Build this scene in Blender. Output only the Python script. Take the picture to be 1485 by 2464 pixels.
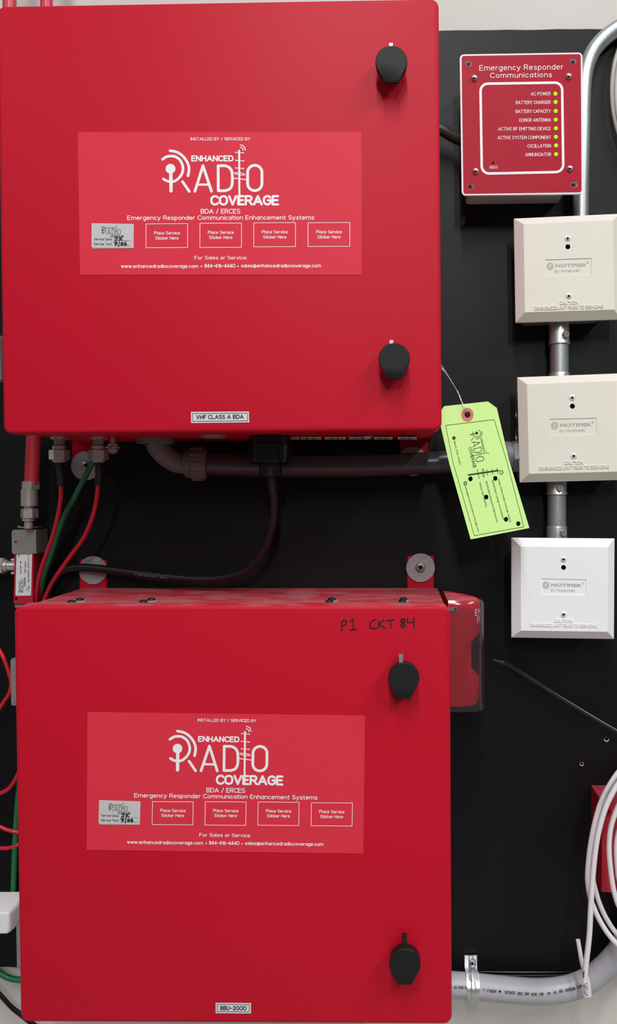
import bpy, math, random
from mathutils import Vector, Matrix
from mathutils.geometry import tessellate_polygon

random.seed(7)
for o in list(bpy.data.objects):
    bpy.data.objects.remove(o)
SC = bpy.context.scene
COL = SC.collection

# ------------------------------------------------------------------ camera, light, exposure
L = 0.97            # lens to wall, metres
F = 1950.0          # focal length in pixels of the 1485 x 2464 frame
CX, CY = 950.0, 1178.0
Z0 = 1.45           # eye height

cam_d = bpy.data.cameras.new('camera')
cam = bpy.data.objects.new('camera', cam_d)
COL.objects.link(cam)
cam.location = (0, -L, Z0)
cam.rotation_euler = (math.pi / 2, 0, 0)
cam_d.sensor_fit = 'AUTO'
cam_d.sensor_width = 36
cam_d.lens = F / 2464 * 36
cam_d.shift_x = -(CX - 742.5) / 2464
cam_d.shift_y = -(1232 - CY) / 2464
cam_d.clip_start = 0.01
SC.camera = cam

SC.view_settings.view_transform = 'Standard'
SC.view_settings.look = 'None'
SC.view_settings.exposure = 0.0
SC.view_settings.gamma = 1.0
SC.view_settings.use_curve_mapping = False

world = bpy.data.worlds.new('room_ambient')
SC.world = world
world.use_nodes = True
world.node_tree.nodes['Background'].inputs[0].default_value = (1.0, 0.99, 0.985, 1)
world.node_tree.nodes['Background'].inputs[1].default_value = 0.085


def area(name, loc, sx, sy, power, col=(1, 1, 1), rot=(0, 0, 0)):
    d = bpy.data.lights.new(name, 'AREA')
    d.shape = 'RECTANGLE'
    d.size = sx
    d.size_y = sy
    d.energy = power
    d.color = col
    o = bpy.data.objects.new(name, d)
    COL.objects.link(o)
    o.location = loc
    o.rotation_euler = rot
    return o


area('ceiling_and_fill_strip', (-0.04, -2.0, Z0 + 1.85), 0.10, 2.2, 52)
area('ceiling_and_fill_strip', (1.7, -1.95, Z0 + 1.85), 0.10, 2.2, 60)
area('ceiling_and_fill_strip', (-1.9, -2.1, Z0 + 1.85), 0.10, 2.2, 14)
area('ceiling_and_fill_strip', (0.35, -4.6, Z0 + 1.85), 0.10, 2.2, 100)  # added unseen fill behind the camera, evens the falloff down the wall


# ------------------------------------------------------------------ helpers
def P(px, py, D):
    """pixel of the photograph seen at distance D in front of the wall -> world point"""
    s = (L - D) / F
    return Vector(((px - CX) * s, -D, Z0 + (CY - py) * s))


def K(D):
    return F / (L - D)       # pixels per metre at that distance


def lin(r, g, b):
    def c(v):
        v /= 255.0
        return v / 12.92 if v <= 0.04045 else ((v + 0.055) / 1.055) ** 2.4
    return (c(r), c(g), c(b), 1.0)


class M:
    def __init__(s):
        s.v = []; s.f = []; s.mi = []

    def add(s, verts, faces, mi=0):
        o = len(s.v)
        s.v.extend([Vector(v) for v in verts])
        for f in faces:
            s.f.append([i + o for i in f]); s.mi.append(mi)
        return o


WL = {}


def build(m, name, mats, parent=None, ang=35, smooth=True):
    if not isinstance(mats, (list, tuple)):
        mats = [mats]
    lo = Vector([min(v[i] for v in m.v) for i in range(3)])
    hi = Vector([max(v[i] for v in m.v) for i in range(3)])
    c = (lo + hi) / 2
    me = bpy.data.meshes.new(name)
    me.from_pydata([v - c for v in m.v], [], m.f)
    for x in mats:
        me.materials.append(x)
    me.polygons.foreach_set('material_index', m.mi)
    if smooth:
        me.polygons.foreach_set('use_smooth', [True] * len(me.polygons))
        me.update()
        me.set_sharp_from_angle(angle=math.radians(ang))
    me.update()
    o = bpy.data.objects.new(name, me)
    COL.objects.link(o)
    if parent is not None:
        o.parent = parent
        o.location = c - WL[parent.name]
    else:
        o.location = c
    WL[o.name] = c
    return o


def tag(o, label=None, cat=None, group=None, kind=None):
    if label: o['label'] = label
    if cat: o['category'] = cat
    if group: o['group'] = group
    if kind: o['kind'] = kind
    return o


def thing(name, loc, label, cat, group=None):
    o = bpy.data.objects.new(name, None)
    o.empty_display_size = 0.02
    COL.objects.link(o)
    o.location = loc
    WL[o.name] = Vector(loc)
    return tag(o, label, cat, group)


# ---- 2D shapes in pixels
def quadf(q):
    (ax, ay), (bx, by), (cx, cy), (dx, dy) = q          # TL TR BR BL
    def f(u, v):
        return ((ax * (1 - u) + bx * u) * (1 - v) + (dx * (1 - u) + cx * u) * v,
                (ay * (1 - u) + by * u) * (1 - v) + (dy * (1 - u) + cy * u) * v)
    return f


def outline(q, r=0.0, inset=0.0, n=6):
    """rounded quad outline, order TL TR BR BL"""
    pts = []
    for i in range(4):
        c = Vector(q[i]); p = Vector(q[i - 1]); nx = Vector(q[(i + 1) % 4])
        e1 = (p - c).normalized(); e2 = (nx - c).normalized()
        c = c + (e1 + e2) * inset
        rr = max(r - inset, 0.0) if r > 0 else 0
        if rr <= 0.01:
            pts += [c.copy()] * (n + 1) if r > 0 else [c.copy()]
            continue
        o = c + (e1 + e2) * rr
        for k in range(n + 1):
            t = k / n * math.pi / 2
            pts.append(o - e2 * rr * math.cos(t) - e1 * rr * math.sin(t))
    return pts


def w2(pts, Dref, D):
    """outline in pixels at Dref, moved straight back/forward to D"""
    out = []
    for p in pts:
        a = P(p[0], p[1], Dref); a.y = -D
        out.append(a)
    return out


def loft(m, rings, mi=0, cap0=True, cap1=True, closed=True):
    n = len(rings[0])
    vs = [v for r in rings for v in r]
    fs = []
    rng = n if closed else n - 1
    for k in range(len(rings) - 1):
        for i in range(rng):
            j = (i + 1) % n
            fs.append([k * n + i, k * n + j, (k + 1) * n + j, (k + 1) * n + i])
    if cap0: fs.append(list(range(n))[::-1])
    if cap1: fs.append([(len(rings) - 1) * n + i for i in range(n)])
    m.add(vs, fs, mi)


def rprism(m, q, Dref, rings, r=0.0, mi=0, n=6, cap0=True, cap1=True):
    loft(m, [w2(outline(q, r, ins, n), Dref, D) for ins, D in rings], mi, cap0, cap1)


def bevel_rings(D0, D1, b, k):
    """from back D0 to front D1 with rounded front edge b (metres), k = pixels per metre"""
    rr = [(0, D0)]
    for i in range(6):
        t = i / 5 * math.pi / 2
        rr.append((b * (1 - math.cos(t)) * k, D1 - b + b * math.sin(t)))
    return rr


def holed(m, outer, holes, Dref, D1, D0, mi=0, mi_side=None):
    """plate with holes, front at D1, back at D0; loops are pixel outlines at Dref"""
    if mi_side is None: mi_side = mi
    loops = [list(outer)] + [list(h) for h in holes]
    l3 = [[Vector((p[0], p[1], 0)) for p in lp] for lp in loops]
    tris = tessellate_polygon(l3)
    flat = [p for lp in loops for p in lp]
    m.add(w2(flat, Dref, D1), [list(t) for t in tris], mi)
    if D0 is None: return
    m.add(w2(flat, Dref, D0), [list(t)[::-1] for t in tris], mi_side)
    for lp in loops:
        loft(m, [w2(lp, Dref, D0), w2(lp, Dref, D1)], mi_side, False, False)


def circ(cx, cy, rx, ry=None, n=24, a=0.0):
    ry = rx if ry is None else ry
    return [Vector((cx + rx * math.cos(2 * math.pi * i / n + a), cy + ry * math.sin(2 * math.pi * i / n + a))) for i in range(n)]


_lay = [0]


def flat(m, pts, D, mi=0):
    # neighbouring pieces of ink lie a few microns apart so that they never share one plane
    _lay[0] = (_lay[0] + 1) % 97
    D += _lay[0] * 1.0e-6
    m.add([P(p[0], p[1], D) for p in pts], [list(range(len(pts)))], mi)


def stroke(m, pts, w, D, mi=0, closed=False, cap=True, n=10):
    pts = [Vector((p[0], p[1])) for p in pts]
    if closed: pts = pts + [pts[0]]
    h = w / 2
    for a, b in zip(pts, pts[1:]):
        d = b - a
        if d.length < 1e-6: continue
        d.normalize()
        nn = Vector((-d.y, d.x)) * h
        flat(m, [a + nn, b + nn, b - nn, a - nn], D, mi)
    if cap:
        for p in pts:
            flat(m, circ(p.x, p.y, h, n=n), D, mi)


def arc(cx, cy, rx, ry, a0, a1, n=12):
    """angles in degrees, y up in glyph space"""
    return [(cx + rx * math.cos(math.radians(a0 + (a1 - a0) * i / n)), cy + ry * math.sin(math.radians(a0 + (a1 - a0) * i / n))) for i in range(n + 1)]


def smooth(pts, per=8):
    """Catmull-Rom through tuples of any length"""
    out = []
    n = len(pts)
    for i in range(n - 1):
        p0 = pts[max(i - 1, 0)]; p1 = pts[i]; p2 = pts[i + 1]; p3 = pts[min(i + 2, n - 1)]
        for k in range(per):
            t = k / per
            out.append(tuple(0.5 * ((2 * b) + (-a + c) * t + (2 * a - 5 * b + 4 * c - d) * t * t + (-a + 3 * b - 3 * c + d) * t ** 3)
                             for a, b, c, d in zip(p0, p1, p2, p3)))
    out.append(tuple(pts[-1]))
    return out


def tube(m, pts, r, n=16, mi=0, caps=True, flatten=None):
    """pts world Vectors; r number or list"""
    pts = [Vector(p) for p in pts]
    N = len(pts)
    rs = r if isinstance(r, (list, tuple)) else [r] * N
    tang = []
    for i in range(N):
        t = pts[min(i + 1, N - 1)] - pts[max(i - 1, 0)]
        tang.append(t.normalized())
    up = Vector((0, 1, 0))
    if abs(tang[0].dot(up)) > 0.9: up = Vector((0, 0, 1))
    u = (up - tang[0] * up.dot(tang[0])).normalized()
    rings = []
    for i in range(N):
        u = (u - tang[i] * u.dot(tang[i])).normalized()
        v = tang[i].cross(u)
        a, b = (1, 1) if flatten is None else flatten
        rings.append([pts[i] + (u * math.cos(2 * math.pi * k / n) * a + v * math.sin(2 * math.pi * k / n) * b) * rs[i] for k in range(n)])
    loft(m, rings, mi, caps, caps)


def cable(m, pxs, r, per=8, n=14, mi=0):
    tube(m, [P(*p) for p in smooth(pxs, per)], r, n, mi)


def lathe(m, o, axis, prof, n=28, mi=0, cap0=True, cap1=True, rot=0.0):
    """prof: (radius, height along axis)"""
    ax = Vector(axis).normalized()
    u = ax.orthogonal().normalized() if abs(ax.y) > .9 else (Vector((0, 1, 0)) - ax * ax.y).normalized()
    v = ax.cross(u)
    rings = []
    for r, h in prof:
        rings.append([Vector(o) + ax * h + (u * math.cos(2 * math.pi * k / n + rot) + v * math.sin(2 * math.pi * k / n + rot)) * max(r, 1e-5) for k in range(n)])
    loft(m, rings, mi, cap0, cap1)


def hexp(r, h0, h1, c=0.0012):
    return [(r - c, h0), (r, h0 + c * .6), (r, h1 - c * .6), (r - c, h1)]


TOCAM = (0, -1, 0)


def screw(m, px, py, D, rpx, h=0.0022, mi=0, mic=1, ang=0.0):
    k = K(D); r = rpx / k
    o = P(px, py, D)
    lathe(m, o, TOCAM, [(r, 0), (r, h * .35), (r * .85, h * .75), (r * .5, h), (0.0001, h)], 24, mi)
    for a in (ang, ang + 90):
        c, s = math.cos(math.radians(a)), math.sin(math.radians(a))
        ln, wd = rpx * .5, rpx * .17
        q = [(px + c * x - s * y, py + s * x + c * y) for x, y in ((-ln, -wd), (ln, -wd), (ln, wd), (-ln, wd))]
        flat(m, q, D + h + .00015, mic)


# ---- outline font text
_tc = {}


def bf(s, bold=0.0, ext=0.0):
    key = (s, bold, ext)
    if key in _tc: return _tc[key]
    cu = bpy.data.curves.new('t', 'FONT')
    cu.body = s; cu.offset = bold; cu.extrude = ext; cu.resolution_u = 4
    ob = bpy.data.objects.new('t', cu)
    COL.objects.link(ob)
    dg = bpy.context.evaluated_depsgraph_get()
    e = ob.evaluated_get(dg)
    me = e.to_mesh()
    vs = [v.co.copy() for v in me.vertices]
    fs = [list(p.vertices) for p in me.polygons]
    e.to_mesh_clear()
    bpy.data.objects.remove(ob); bpy.data.curves.remove(cu)
    _tc[key] = (vs, fs)
    return vs, fs


_H = max(v.y for v in bf('H')[0])


def text(m, s, p0, p1, cap, D, mi=0, bold=0.0, ext=0.0):
    """fits the string between p0 and p1 along its baseline (pixels), capital height cap"""
    e = 0.02 if ext else 0.0
    vs, fs = bf(s, bold, e)
    x0 = min(v.x for v in vs); x1 = max(v.x for v in vs)
    d = Vector(p1) - Vector(p0); ln = d.length; d.normalize()
    up = Vector((d.y, -d.x))
    out = []
    for v in vs:
        a = Vector(p0) + d * ((v.x - x0) / (x1 - x0) * ln) + up * (v.y / _H * cap)
        out.append(P(a.x, a.y, D + (ext if v.z > 0 else 0)))
    m.add(out, fs, mi)


# ---- single-line font (rounded strokes)
def _g():
    G = {}
    A = arc
    G['A'] = (.8, [[(0, 0), (.4, 1), (.8, 0)], [(.13, .32), (.67, .32)]])
    G['B'] = (.62, [[(0, 0), (0, 1), (.36, 1)] + A(.36, .765, .22, .235, 90, -90) + [(0, .53)], [(.36, .53)] + A(.36, .265, .26, .265, 90, -90) + [(0, 0)]])
    G['C'] = (.66, [A(.38, .6, .38, .4, 35, 180) + A(.38, .4, .38, .4, 180, 325)])
    G['D'] = (.68, [[(0, 0), (0, 1), (.3, 1)] + A(.3, .62, .38, .38, 90, 0) + A(.3, .38, .38, .38, 0, -90) + [(0, 0)]])
    G['E'] = (.55, [[(.55, 1), (0, 1), (0, 0), (.55, 0)], [(0, .52), (.48, .52)]])
    G['F'] = (.55, [[(.55, 1), (0, 1), (0, 0)], [(0, .52), (.48, .52)]])
    G['G'] = (.7, [A(.37, .6, .37, .4, 35, 180) + A(.37, .4, .37, .4, 180, 360) + [(.74, .5), (.42, .5)]])
    G['H'] = (.66, [[(0, 0), (0, 1)], [(.66, 0), (.66, 1)], [(0, .52), (.66, .52)]])
    G['I'] = (.0, [[(0, 0), (0, 1)]])
    G['K'] = (.62, [[(0, 0), (0, 1)], [(.6, 1), (0, .42)], [(.2, .6), (.62, 0)]])
    G['L'] = (.52, [[(0, 1), (0, 0), (.52, 0)]])
    G['M'] = (.82, [[(0, 0), (0, 1), (.41, .35), (.82, 1), (.82, 0)]])
    G['N'] = (.68, [[(0, 0), (0, 1), (.68, 0), (.68, 1)]])
    G['O'] = (.74, [A(.37, .62, .37, .38, 0, 180) + A(.37, .38, .37, .38, 180, 360) + [(.74, .62)]])
    G['P'] = (.62, [[(0, 0), (0, 1), (.36, 1)] + A(.36, .74, .26, .26, 90, -90) + [(0, .48)]])
    G['R'] = (.64, [[(0, 0), (0, 1), (.36, 1)] + A(.36, .74, .26, .26, 90, -90) + [(0, .48)], [(.32, .48), (.64, 0)]])
    G['S'] = (.6, [A(.3, .755, .29, .245, 35, 250) + A(.3, .26, .3, .26, 75, -150)])
    G['T'] = (.66, [[(0, 1), (.66, 1)], [(.33, 1), (.33, 0)]])
    G['U'] = (.68, [[(0, 1), (0, .34)] + A(.34, .34, .34, .34, 180, 360) + [(.68, 1)]])
    G['V'] = (.72, [[(0, 1), (.36, 0), (.72, 1)]])
    G['W'] = (1.0, [[(0, 1), (.25, 0), (.5, .9), (.75, 0), (1, 1)]])
    G['Y'] = (.7, [[(0, 1), (.35, .48), (.7, 1)], [(.35, .48), (.35, 0)]])
    G['0'] = G['O']
    G['2'] = (.58, [A(.29, .72, .28, .28, 165, -30) + [(0, 0), (.58, 0)]])
    G['-'] = (.5, [[(.02, .48), (.48, .48)]])
    x = .7
    G['m'] = (.9, [[(0, 0), (0, x)], [(0, .45)] + A(.225, .47, .225, .23, 180, 0) + [(.45, 0)], [(.45, .45)] + A(.675, .47, .225, .23, 180, 0) + [(.9, 0)]])
    G['e'] = (.52, [[(0, .36), (.52, .36)] + A(.26, .4, .26, .3, 0, 180) + A(.26, .3, .26, .3, 180, 310)])
    G['r'] = (.3, [[(0, 0), (0, x)], [(0, .42)] + A(.26, .42, .26, .26, 180, 80)])
    G['g'] = (.52, [A(.26, .35, .26, .35, 0, 360), [(.52, x), (.52, -.1)] + A(.26, -.08, .26, .22, 0, -140)])
    G['n'] = (.5, [[(0, 0), (0, x)], [(0, .42)] + A(.25, .45, .25, .25, 180, 0) + [(.5, 0)]])
    G['c'] = (.46, [A(.26, .35, .26, .35, 45, 315)])
    G['y'] = (.52, [[(0, x), (.26, 0)], [(.52, x), (.2, -.2), (.02, -.3)]])
    G['s'] = (.44, [A(.22, .52, .2, .18, 30, 250) + A(.22, .17, .22, .18, 75, -150)])
    G['p'] = (.52, [A(.26, .35, .26, .35, 0, 360), [(0, x), (0, -.3)]])
    G['o'] = (.52, [A(.26, .35, .26, .35, 0, 360)])
    G['d'] = (.52, [A(.26, .35, .26, .35, 0, 360), [(.52, 1), (.52, 0)]])
    G['u'] = (.5, [[(0, x), (0, .25)] + A(.25, .25, .25, .25, 180, 360) + [(.5, x)], [(.5, .3), (.5, 0)]])
    G['i'] = (.0, [[(0, 0), (0, x)], [(0, .92), (0, .95)]])
    G['a'] = (.5, [A(.25, .35, .25, .35, 0, 360), [(.5, x), (.5, 0)]])
    G['t'] = (.3, [[(.1, .95), (.1, .15), (.17, .02), (.3, 0)], [(0, x), (.28, x)]])
    G['J'] = (.5, [[(.5, 1), (.5, .26)] + A(.25, .26, .25, .26, 0, -165)])
    G['X'] = (.66, [[(0, 0), (.66, 1)], [(0, 1), (.66, 0)]])
    G['Z'] = (.6, [[(0, 1), (.6, 1), (0, 0), (.6, 0)]])
    G['1'] = (.28, [[(0, .8), (.28, 1), (.28, 0)]])
    G['3'] = (.56, [A(.28, .75, .27, .25, 150, -90), A(.27, .26, .29, .26, 90, -155)])
    G['4'] = (.64, [[(.64, .26), (0, .26), (.46, 1), (.46, 0)]])
    G['5'] = (.56, [[(.52, 1), (.06, 1), (.03, .53)] + A(.27, .32, .29, .32, 120, -145)])
    G['6'] = (.6, [A(.3, .31, .3, .31, 0, 360), [(0, .32), (.08, .68), (.38, 1)]])
    G['7'] = (.56, [[(0, 1), (.56, 1), (.2, 0)]])
    G['8'] = (.6, [A(.3, .76, .26, .24, -90, 270), A(.3, .26, .3, .26, 90, 450)])
    G['9'] = (.6, [A(.3, .69, .3, .31, 0, 360), [(.6, .68), (.52, .32), (.22, 0)]])
    G['b'] = (.52, [A(.26, .35, .26, .35, 0, 360), [(0, 1), (0, 0)]])
    G['f'] = (.32, [A(.28, .82, .18, .18, 80, 180) + [(.1, 0)], [(0, x), (.3, x)]])
    G['h'] = (.5, [[(0, 0), (0, 1)], [(0, .42)] + A(.25, .45, .25, .25, 180, 0) + [(.5, 0)]])
    G['k'] = (.46, [[(0, 0), (0, 1)], [(.42, x), (0, .3)], [(.14, .42), (.46, 0)]])
    G['l'] = (.1, [[(0, 1), (0, .12), (.1, 0)]])
    G['q'] = (.52, [A(.26, .35, .26, .35, 0, 360), [(.52, x), (.52, -.3)]])
    G['v'] = (.5, [[(0, x), (.25, 0), (.5, x)]])
    G['w'] = (.76, [[(0, x), (.19, 0), (.38, x), (.57, 0), (.76, x)]])
    G['x'] = (.48, [[(0, 0), (.48, x)], [(0, x), (.48, 0)]])
    G['z'] = (.46, [[(0, x), (.46, x), (0, 0), (.46, 0)]])
    G['.'] = (.02, [[(0, .03), (.01, .03)]])
    G[','] = (.06, [[(.05, .05), (0, -.14)]])
    G[':'] = (.02, [[(0, .03), (.01, .03)], [(0, .6), (.01, .6)]])
    G['/'] = (.42, [[(0, -.05), (.42, 1.05)]])
    G['('] = (.2, [A(.6, .42, .6, .75, 130, 230, 6)])
    G[')'] = (.2, [A(-.4, .42, .6, .75, 50, -50, 6)])
    G['&'] = (.7, [[(.7, 0), (.15, .7)] + A(.33, .8, .2, .2, 200, -20, 8) + [(.08, .35)] + A(.28, .22, .27, .22, 150, 300, 8) + [(.66, .45)]])
    G['@'] = (.92, [A(.46, .32, .18, .2, 0, 360, 10), [(.64, .52), (.64, .2)] + A(.76, .22, .12, .1, 200, 360, 4) + A(.46, .34, .46, .5, 0, 300, 16)])
    return G


GL = _g()


def thin(m, s, p0, p1, cap, D, mi=0, w=None):
    stext(m, s, p0, p1, cap, w or cap * .145, D, mi, .24, 6)



def stext(m, s, p0, p1, cap, w, D, mi=0, gap=.28, n=8):
    x = 0; items = []
    for ch in s:
        if ch == ' ':
            x += .42; continue
        wd, ps = GL[ch]
        items.append((x, ps)); x += wd + gap
    tot = x - gap
    d = Vector(p1) - Vector(p0); ln = d.length - w; d.normalize()
    up = Vector((d.y, -d.x))
    o = Vector(p0) + d * w / 2 + up * w / 2
    for x, ps in items:
        for pl in ps:
            stroke(m, [o + d * ((x + a) / tot * ln) + up * (b * (cap - w)) for a, b in pl], w, D, mi, n=n)


# ------------------------------------------------------------------ materials
def mat(name, col, rough=.5, metal=0.0, spec=.5, bump=0.0, bscale=200.0, var=0.0, vscale=20.0, emit=None, coat=0.0, detail=4.0):
    m = bpy.data.materials.new(name)
    m.use_nodes = True
    nt = m.node_tree
    b = nt.nodes['Principled BSDF']
    b.inputs['Base Color'].default_value = col
    b.inputs['Roughness'].default_value = rough
    b.inputs['Metallic'].default_value = metal
    b.inputs['Specular IOR Level'].default_value = spec
    if coat:
        b.inputs['Coat Weight'].default_value = coat
        b.inputs['Coat Roughness'].default_value = .12
    if emit:
        b.inputs['Emission Color'].default_value = emit[0]
        b.inputs['Emission Strength'].default_value = emit[1]
    if bump or var:
        geo = nt.nodes.new('ShaderNodeNewGeometry')
    if bump:
        nz = nt.nodes.new('ShaderNodeTexNoise')
        nz.inputs['Scale'].default_value = bscale
        nz.inputs['Detail'].default_value = 2
        nt.links.new(geo.outputs['Position'], nz.inputs['Vector'])
        bp = nt.nodes.new('ShaderNodeBump')
        bp.inputs['Strength'].default_value = bump
        bp.inputs['Distance'].default_value = .001
        nt.links.new(nz.outputs['Fac'], bp.inputs['Height'])
        nt.links.new(bp.outputs['Normal'], b.inputs['Normal'])
    if var:
        n2 = nt.nodes.new('ShaderNodeTexNoise')
        n2.inputs['Scale'].default_value = vscale
        n2.inputs['Detail'].default_value = detail
        nt.links.new(geo.outputs['Position'], n2.inputs['Vector'])
        mx = nt.nodes.new('ShaderNodeMix'); mx.data_type = 'RGBA'
        mr = nt.nodes.new('ShaderNodeMapRange')
        mr.inputs[1].default_value = .3; mr.inputs[2].default_value = .7
        nt.links.new(n2.outputs['Fac'], mr.inputs[0])
        nt.links.new(mr.outputs[0], mx.inputs[0])
        mx.inputs[6].default_value = tuple(min(1, c * (1 - var)) for c in col[:3]) + (1,)
        mx.inputs[7].default_value = tuple(min(1, c * (1 + var)) for c in col[:3]) + (1,)
        nt.links.new(mx.outputs[2], b.inputs['Base Color'])
    return m


RED = mat('red_powder_coat', lin(188, 17, 41), .48, spec=.16, bump=.05, bscale=700)


def dusty(src, name, amount=.75, scale=28):
    """the same paint with grey dust settled on faces that look upwards"""
    m = src.copy(); m.name = name
    nt = m.node_tree; b = nt.nodes['Principled BSDF']
    geo = nt.nodes.new('ShaderNodeNewGeometry')
    sep = nt.nodes.new('ShaderNodeSeparateXYZ')
    nt.links.new(geo.outputs['True Normal'], sep.inputs[0])
    mr = nt.nodes.new('ShaderNodeMapRange')
    mr.inputs[1].default_value = .75; mr.inputs[2].default_value = .98
    nt.links.new(sep.outputs[2], mr.inputs[0])
    mp = nt.nodes.new('ShaderNodeMapping'); mp.inputs['Scale'].default_value = (1, 1.6, 1)
    nt.links.new(geo.outputs['Position'], mp.inputs[0])
    nz = nt.nodes.new('ShaderNodeTexNoise'); nz.inputs['Scale'].default_value = scale; nz.inputs['Detail'].default_value = 6
    nt.links.new(mp.outputs[0], nz.inputs['Vector'])
    r2 = nt.nodes.new('ShaderNodeMapRange'); r2.inputs[1].default_value = .38; r2.inputs[2].default_value = .6
    r2.inputs[3].default_value = .12; r2.inputs[4].default_value = amount
    nt.links.new(nz.outputs['Fac'], r2.inputs[0])
    mu = nt.nodes.new('ShaderNodeMath'); mu.operation = 'MULTIPLY'
    nt.links.new(mr.outputs[0], mu.inputs[0]); nt.links.new(r2.outputs[0], mu.inputs[1])
    mx = nt.nodes.new('ShaderNodeMix'); mx.data_type = 'RGBA'
    mx.inputs[6].default_value = b.inputs['Base Color'].default_value
    mx.inputs[7].default_value = lin(178, 122, 128)
    nt.links.new(mu.outputs[0], mx.inputs[0])
    nt.links.new(mx.outputs[2], b.inputs['Base Color'])
    return m


RED_DUST = dusty(RED, 'red_powder_coat_dusty', .6)
STICK = mat('red_vinyl', lin(216, 52, 70), .48, spec=.16, bump=.04, bscale=60)
WPRINT = mat('white_print', lin(240, 236, 238), .5)
KPRINT = mat('black_print', lin(22, 20, 22), .5)
PAPER = mat('white_label', lin(214, 212, 214), .5)
SILVERL = mat('silver_label', lin(196, 194, 194), .45)
WALLP = mat('white_wall_paint', lin(212, 208, 203), .65, spec=.2, bump=.06, bscale=120, var=.03, vscale=4)
CREAMW = mat('torn_wood', lin(190, 170, 140), .8, var=.3, vscale=300)
HOLE = mat('dark_hole', lin(10, 9, 9), .8, spec=.1)
NICKEL = mat('nickel_plate', lin(205, 200, 196), .3, metal=.7, var=.08, vscale=200)
ZINC = mat('zinc_plate', lin(200, 204, 206), .3, metal=.75, bump=.05, bscale=300, var=.12, vscale=150)
GALV = mat('galvanised_steel', lin(182, 188, 190), .42, metal=.85, bump=.04, bscale=400, var=.1, vscale=420)
STEEL = mat('brushed_steel', lin(165, 160, 158), .42, metal=.6, var=.06, vscale=60)
WASH = mat('dull_washer', lin(168, 166, 168), .55, metal=.5, var=.12, vscale=220)
BLKP = mat('black_plastic', lin(24, 23, 25), .55, spec=.3, bump=.12, bscale=1600)
BLKG = mat('black_gloss_plastic', lin(14, 13, 15), .22, spec=.5)
BLKR = mat('black_rubber', lin(17, 16, 18), .45)
DKR = mat('dark_hose', lin(44, 43, 46), .45)
GREYP = mat('grey_fitting_plastic', lin(108, 106, 110), .5)
GREYH = mat('grey_hose_jacket', lin(172, 172, 179), .33, spec=.5)
GREYH_SHADE = mat('shaded_grey_hose_jacket', lin(66, 65, 70), .3, spec=.5)  # grey jacket darkened, the cabinet's shade is put into its colour
IVORY = mat('ivory_plastic', lin(226, 223, 211), .5, spec=.3, bump=.06, bscale=700, var=.015, vscale=30)
WHITEP = mat('white_plastic', lin(238, 239, 240), .45, spec=.3, bump=.06, bscale=700)
GREYPR = mat('grey_print', lin(172, 168, 160), .5)
GREYPW = mat('grey_print_cool', lin(170, 171, 174), .5)
PLATE = mat('red_engraved_plastic', lin(172, 22, 46), .45, spec=.14)
PLWHT = mat('white_core_plastic', lin(232, 226, 230), .4)
LED = mat('lit_green_led', lin(150, 230, 20), .3, emit=(lin(150, 255, 10), .75))
LIME = mat('lime_paper', lin(214, 255, 160), .7, spec=.2, var=.015, vscale=300)
INK = mat('dark_green_ink', lin(30, 62, 22), .6)
PINK = mat('pink_paper_ring', lin(214, 128, 122), .75, spec=.2, var=.08, vscale=600)
GRN = mat('green_insulation', lin(28, 108, 66), .4)
RINS = mat('red_insulation', lin(198, 24, 50), .38)
REDC = mat('red_conduit', lin(205, 50, 78), .35)
WINS = mat('white_insulation', lin(226, 222, 224), .4)
GINS = mat('pale_grey_insulation', lin(190, 186, 182), .45)
REDBOX = mat('crimson_paint', lin(176, 24, 46), .4)
REDBOX_D = dusty(REDBOX, 'crimson_paint_dusty', .25, 60)
TIE = mat('black_nylon', lin(24, 24, 26), .35)
PURP = mat('purple_marker', lin(52, 42, 78), .5)


def board_mat():
    m = mat('black_painted_plywood', lin(12, 11, 13), .46, spec=.24, bump=.08, bscale=90)
    nt = m.node_tree; b = nt.nodes['Principled BSDF']
    geo = nt.nodes.new('ShaderNodeNewGeometry')
    n1 = nt.nodes.new('ShaderNodeTexNoise'); n1.inputs['Scale'].default_value = 9; n1.inputs['Detail'].default_value = 5
    nt.links.new(geo.outputs['Position'], n1.inputs['Vector'])
    r1 = nt.nodes.new('ShaderNodeMapRange'); r1.inputs[1].default_value = .35; r1.inputs[2].default_value = .7
    r1.inputs[3].default_value = .85; r1.inputs[4].default_value = 1.2
    nt.links.new(n1.outputs['Fac'], r1.inputs[0])
    n2 = nt.nodes.new('ShaderNodeTexNoise'); n2.inputs['Scale'].default_value = 55; n2.inputs['Detail'].default_value = 8; n2.inputs['Roughness'].default_value = .7
    nt.links.new(geo.outputs['Position'], n2.inputs['Vector'])
    r2 = nt.nodes.new('ShaderNodeMapRange'); r2.inputs[1].default_value = .69; r2.inputs[2].default_value = .8
    r2.inputs[3].default_value = 0; r2.inputs[4].default_value = .22
    nt.links.new(n2.outputs['Fac'], r2.inputs[0])
    mu = nt.nodes.new('ShaderNodeMix'); mu.data_type = 'RGBA'; mu.blend_type = 'MULTIPLY'
    mu.inputs[0].default_value = 1
    mu.inputs[6].default_value = b.inputs['Base Color'].default_value
    nt.links.new(r1.outputs[0], mu.inputs[7])
    mx = nt.nodes.new('ShaderNodeMix'); mx.data_type = 'RGBA'
    nt.links.new(r2.outputs[0], mx.inputs[0])
    nt.links.new(mu.outputs[2], mx.inputs[6])
    mx.inputs[7].default_value = lin(90, 86, 84)
    nt.links.new(mx.outputs[2], b.inputs['Base Color'])
    return m


BOARD = board_mat()


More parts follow.
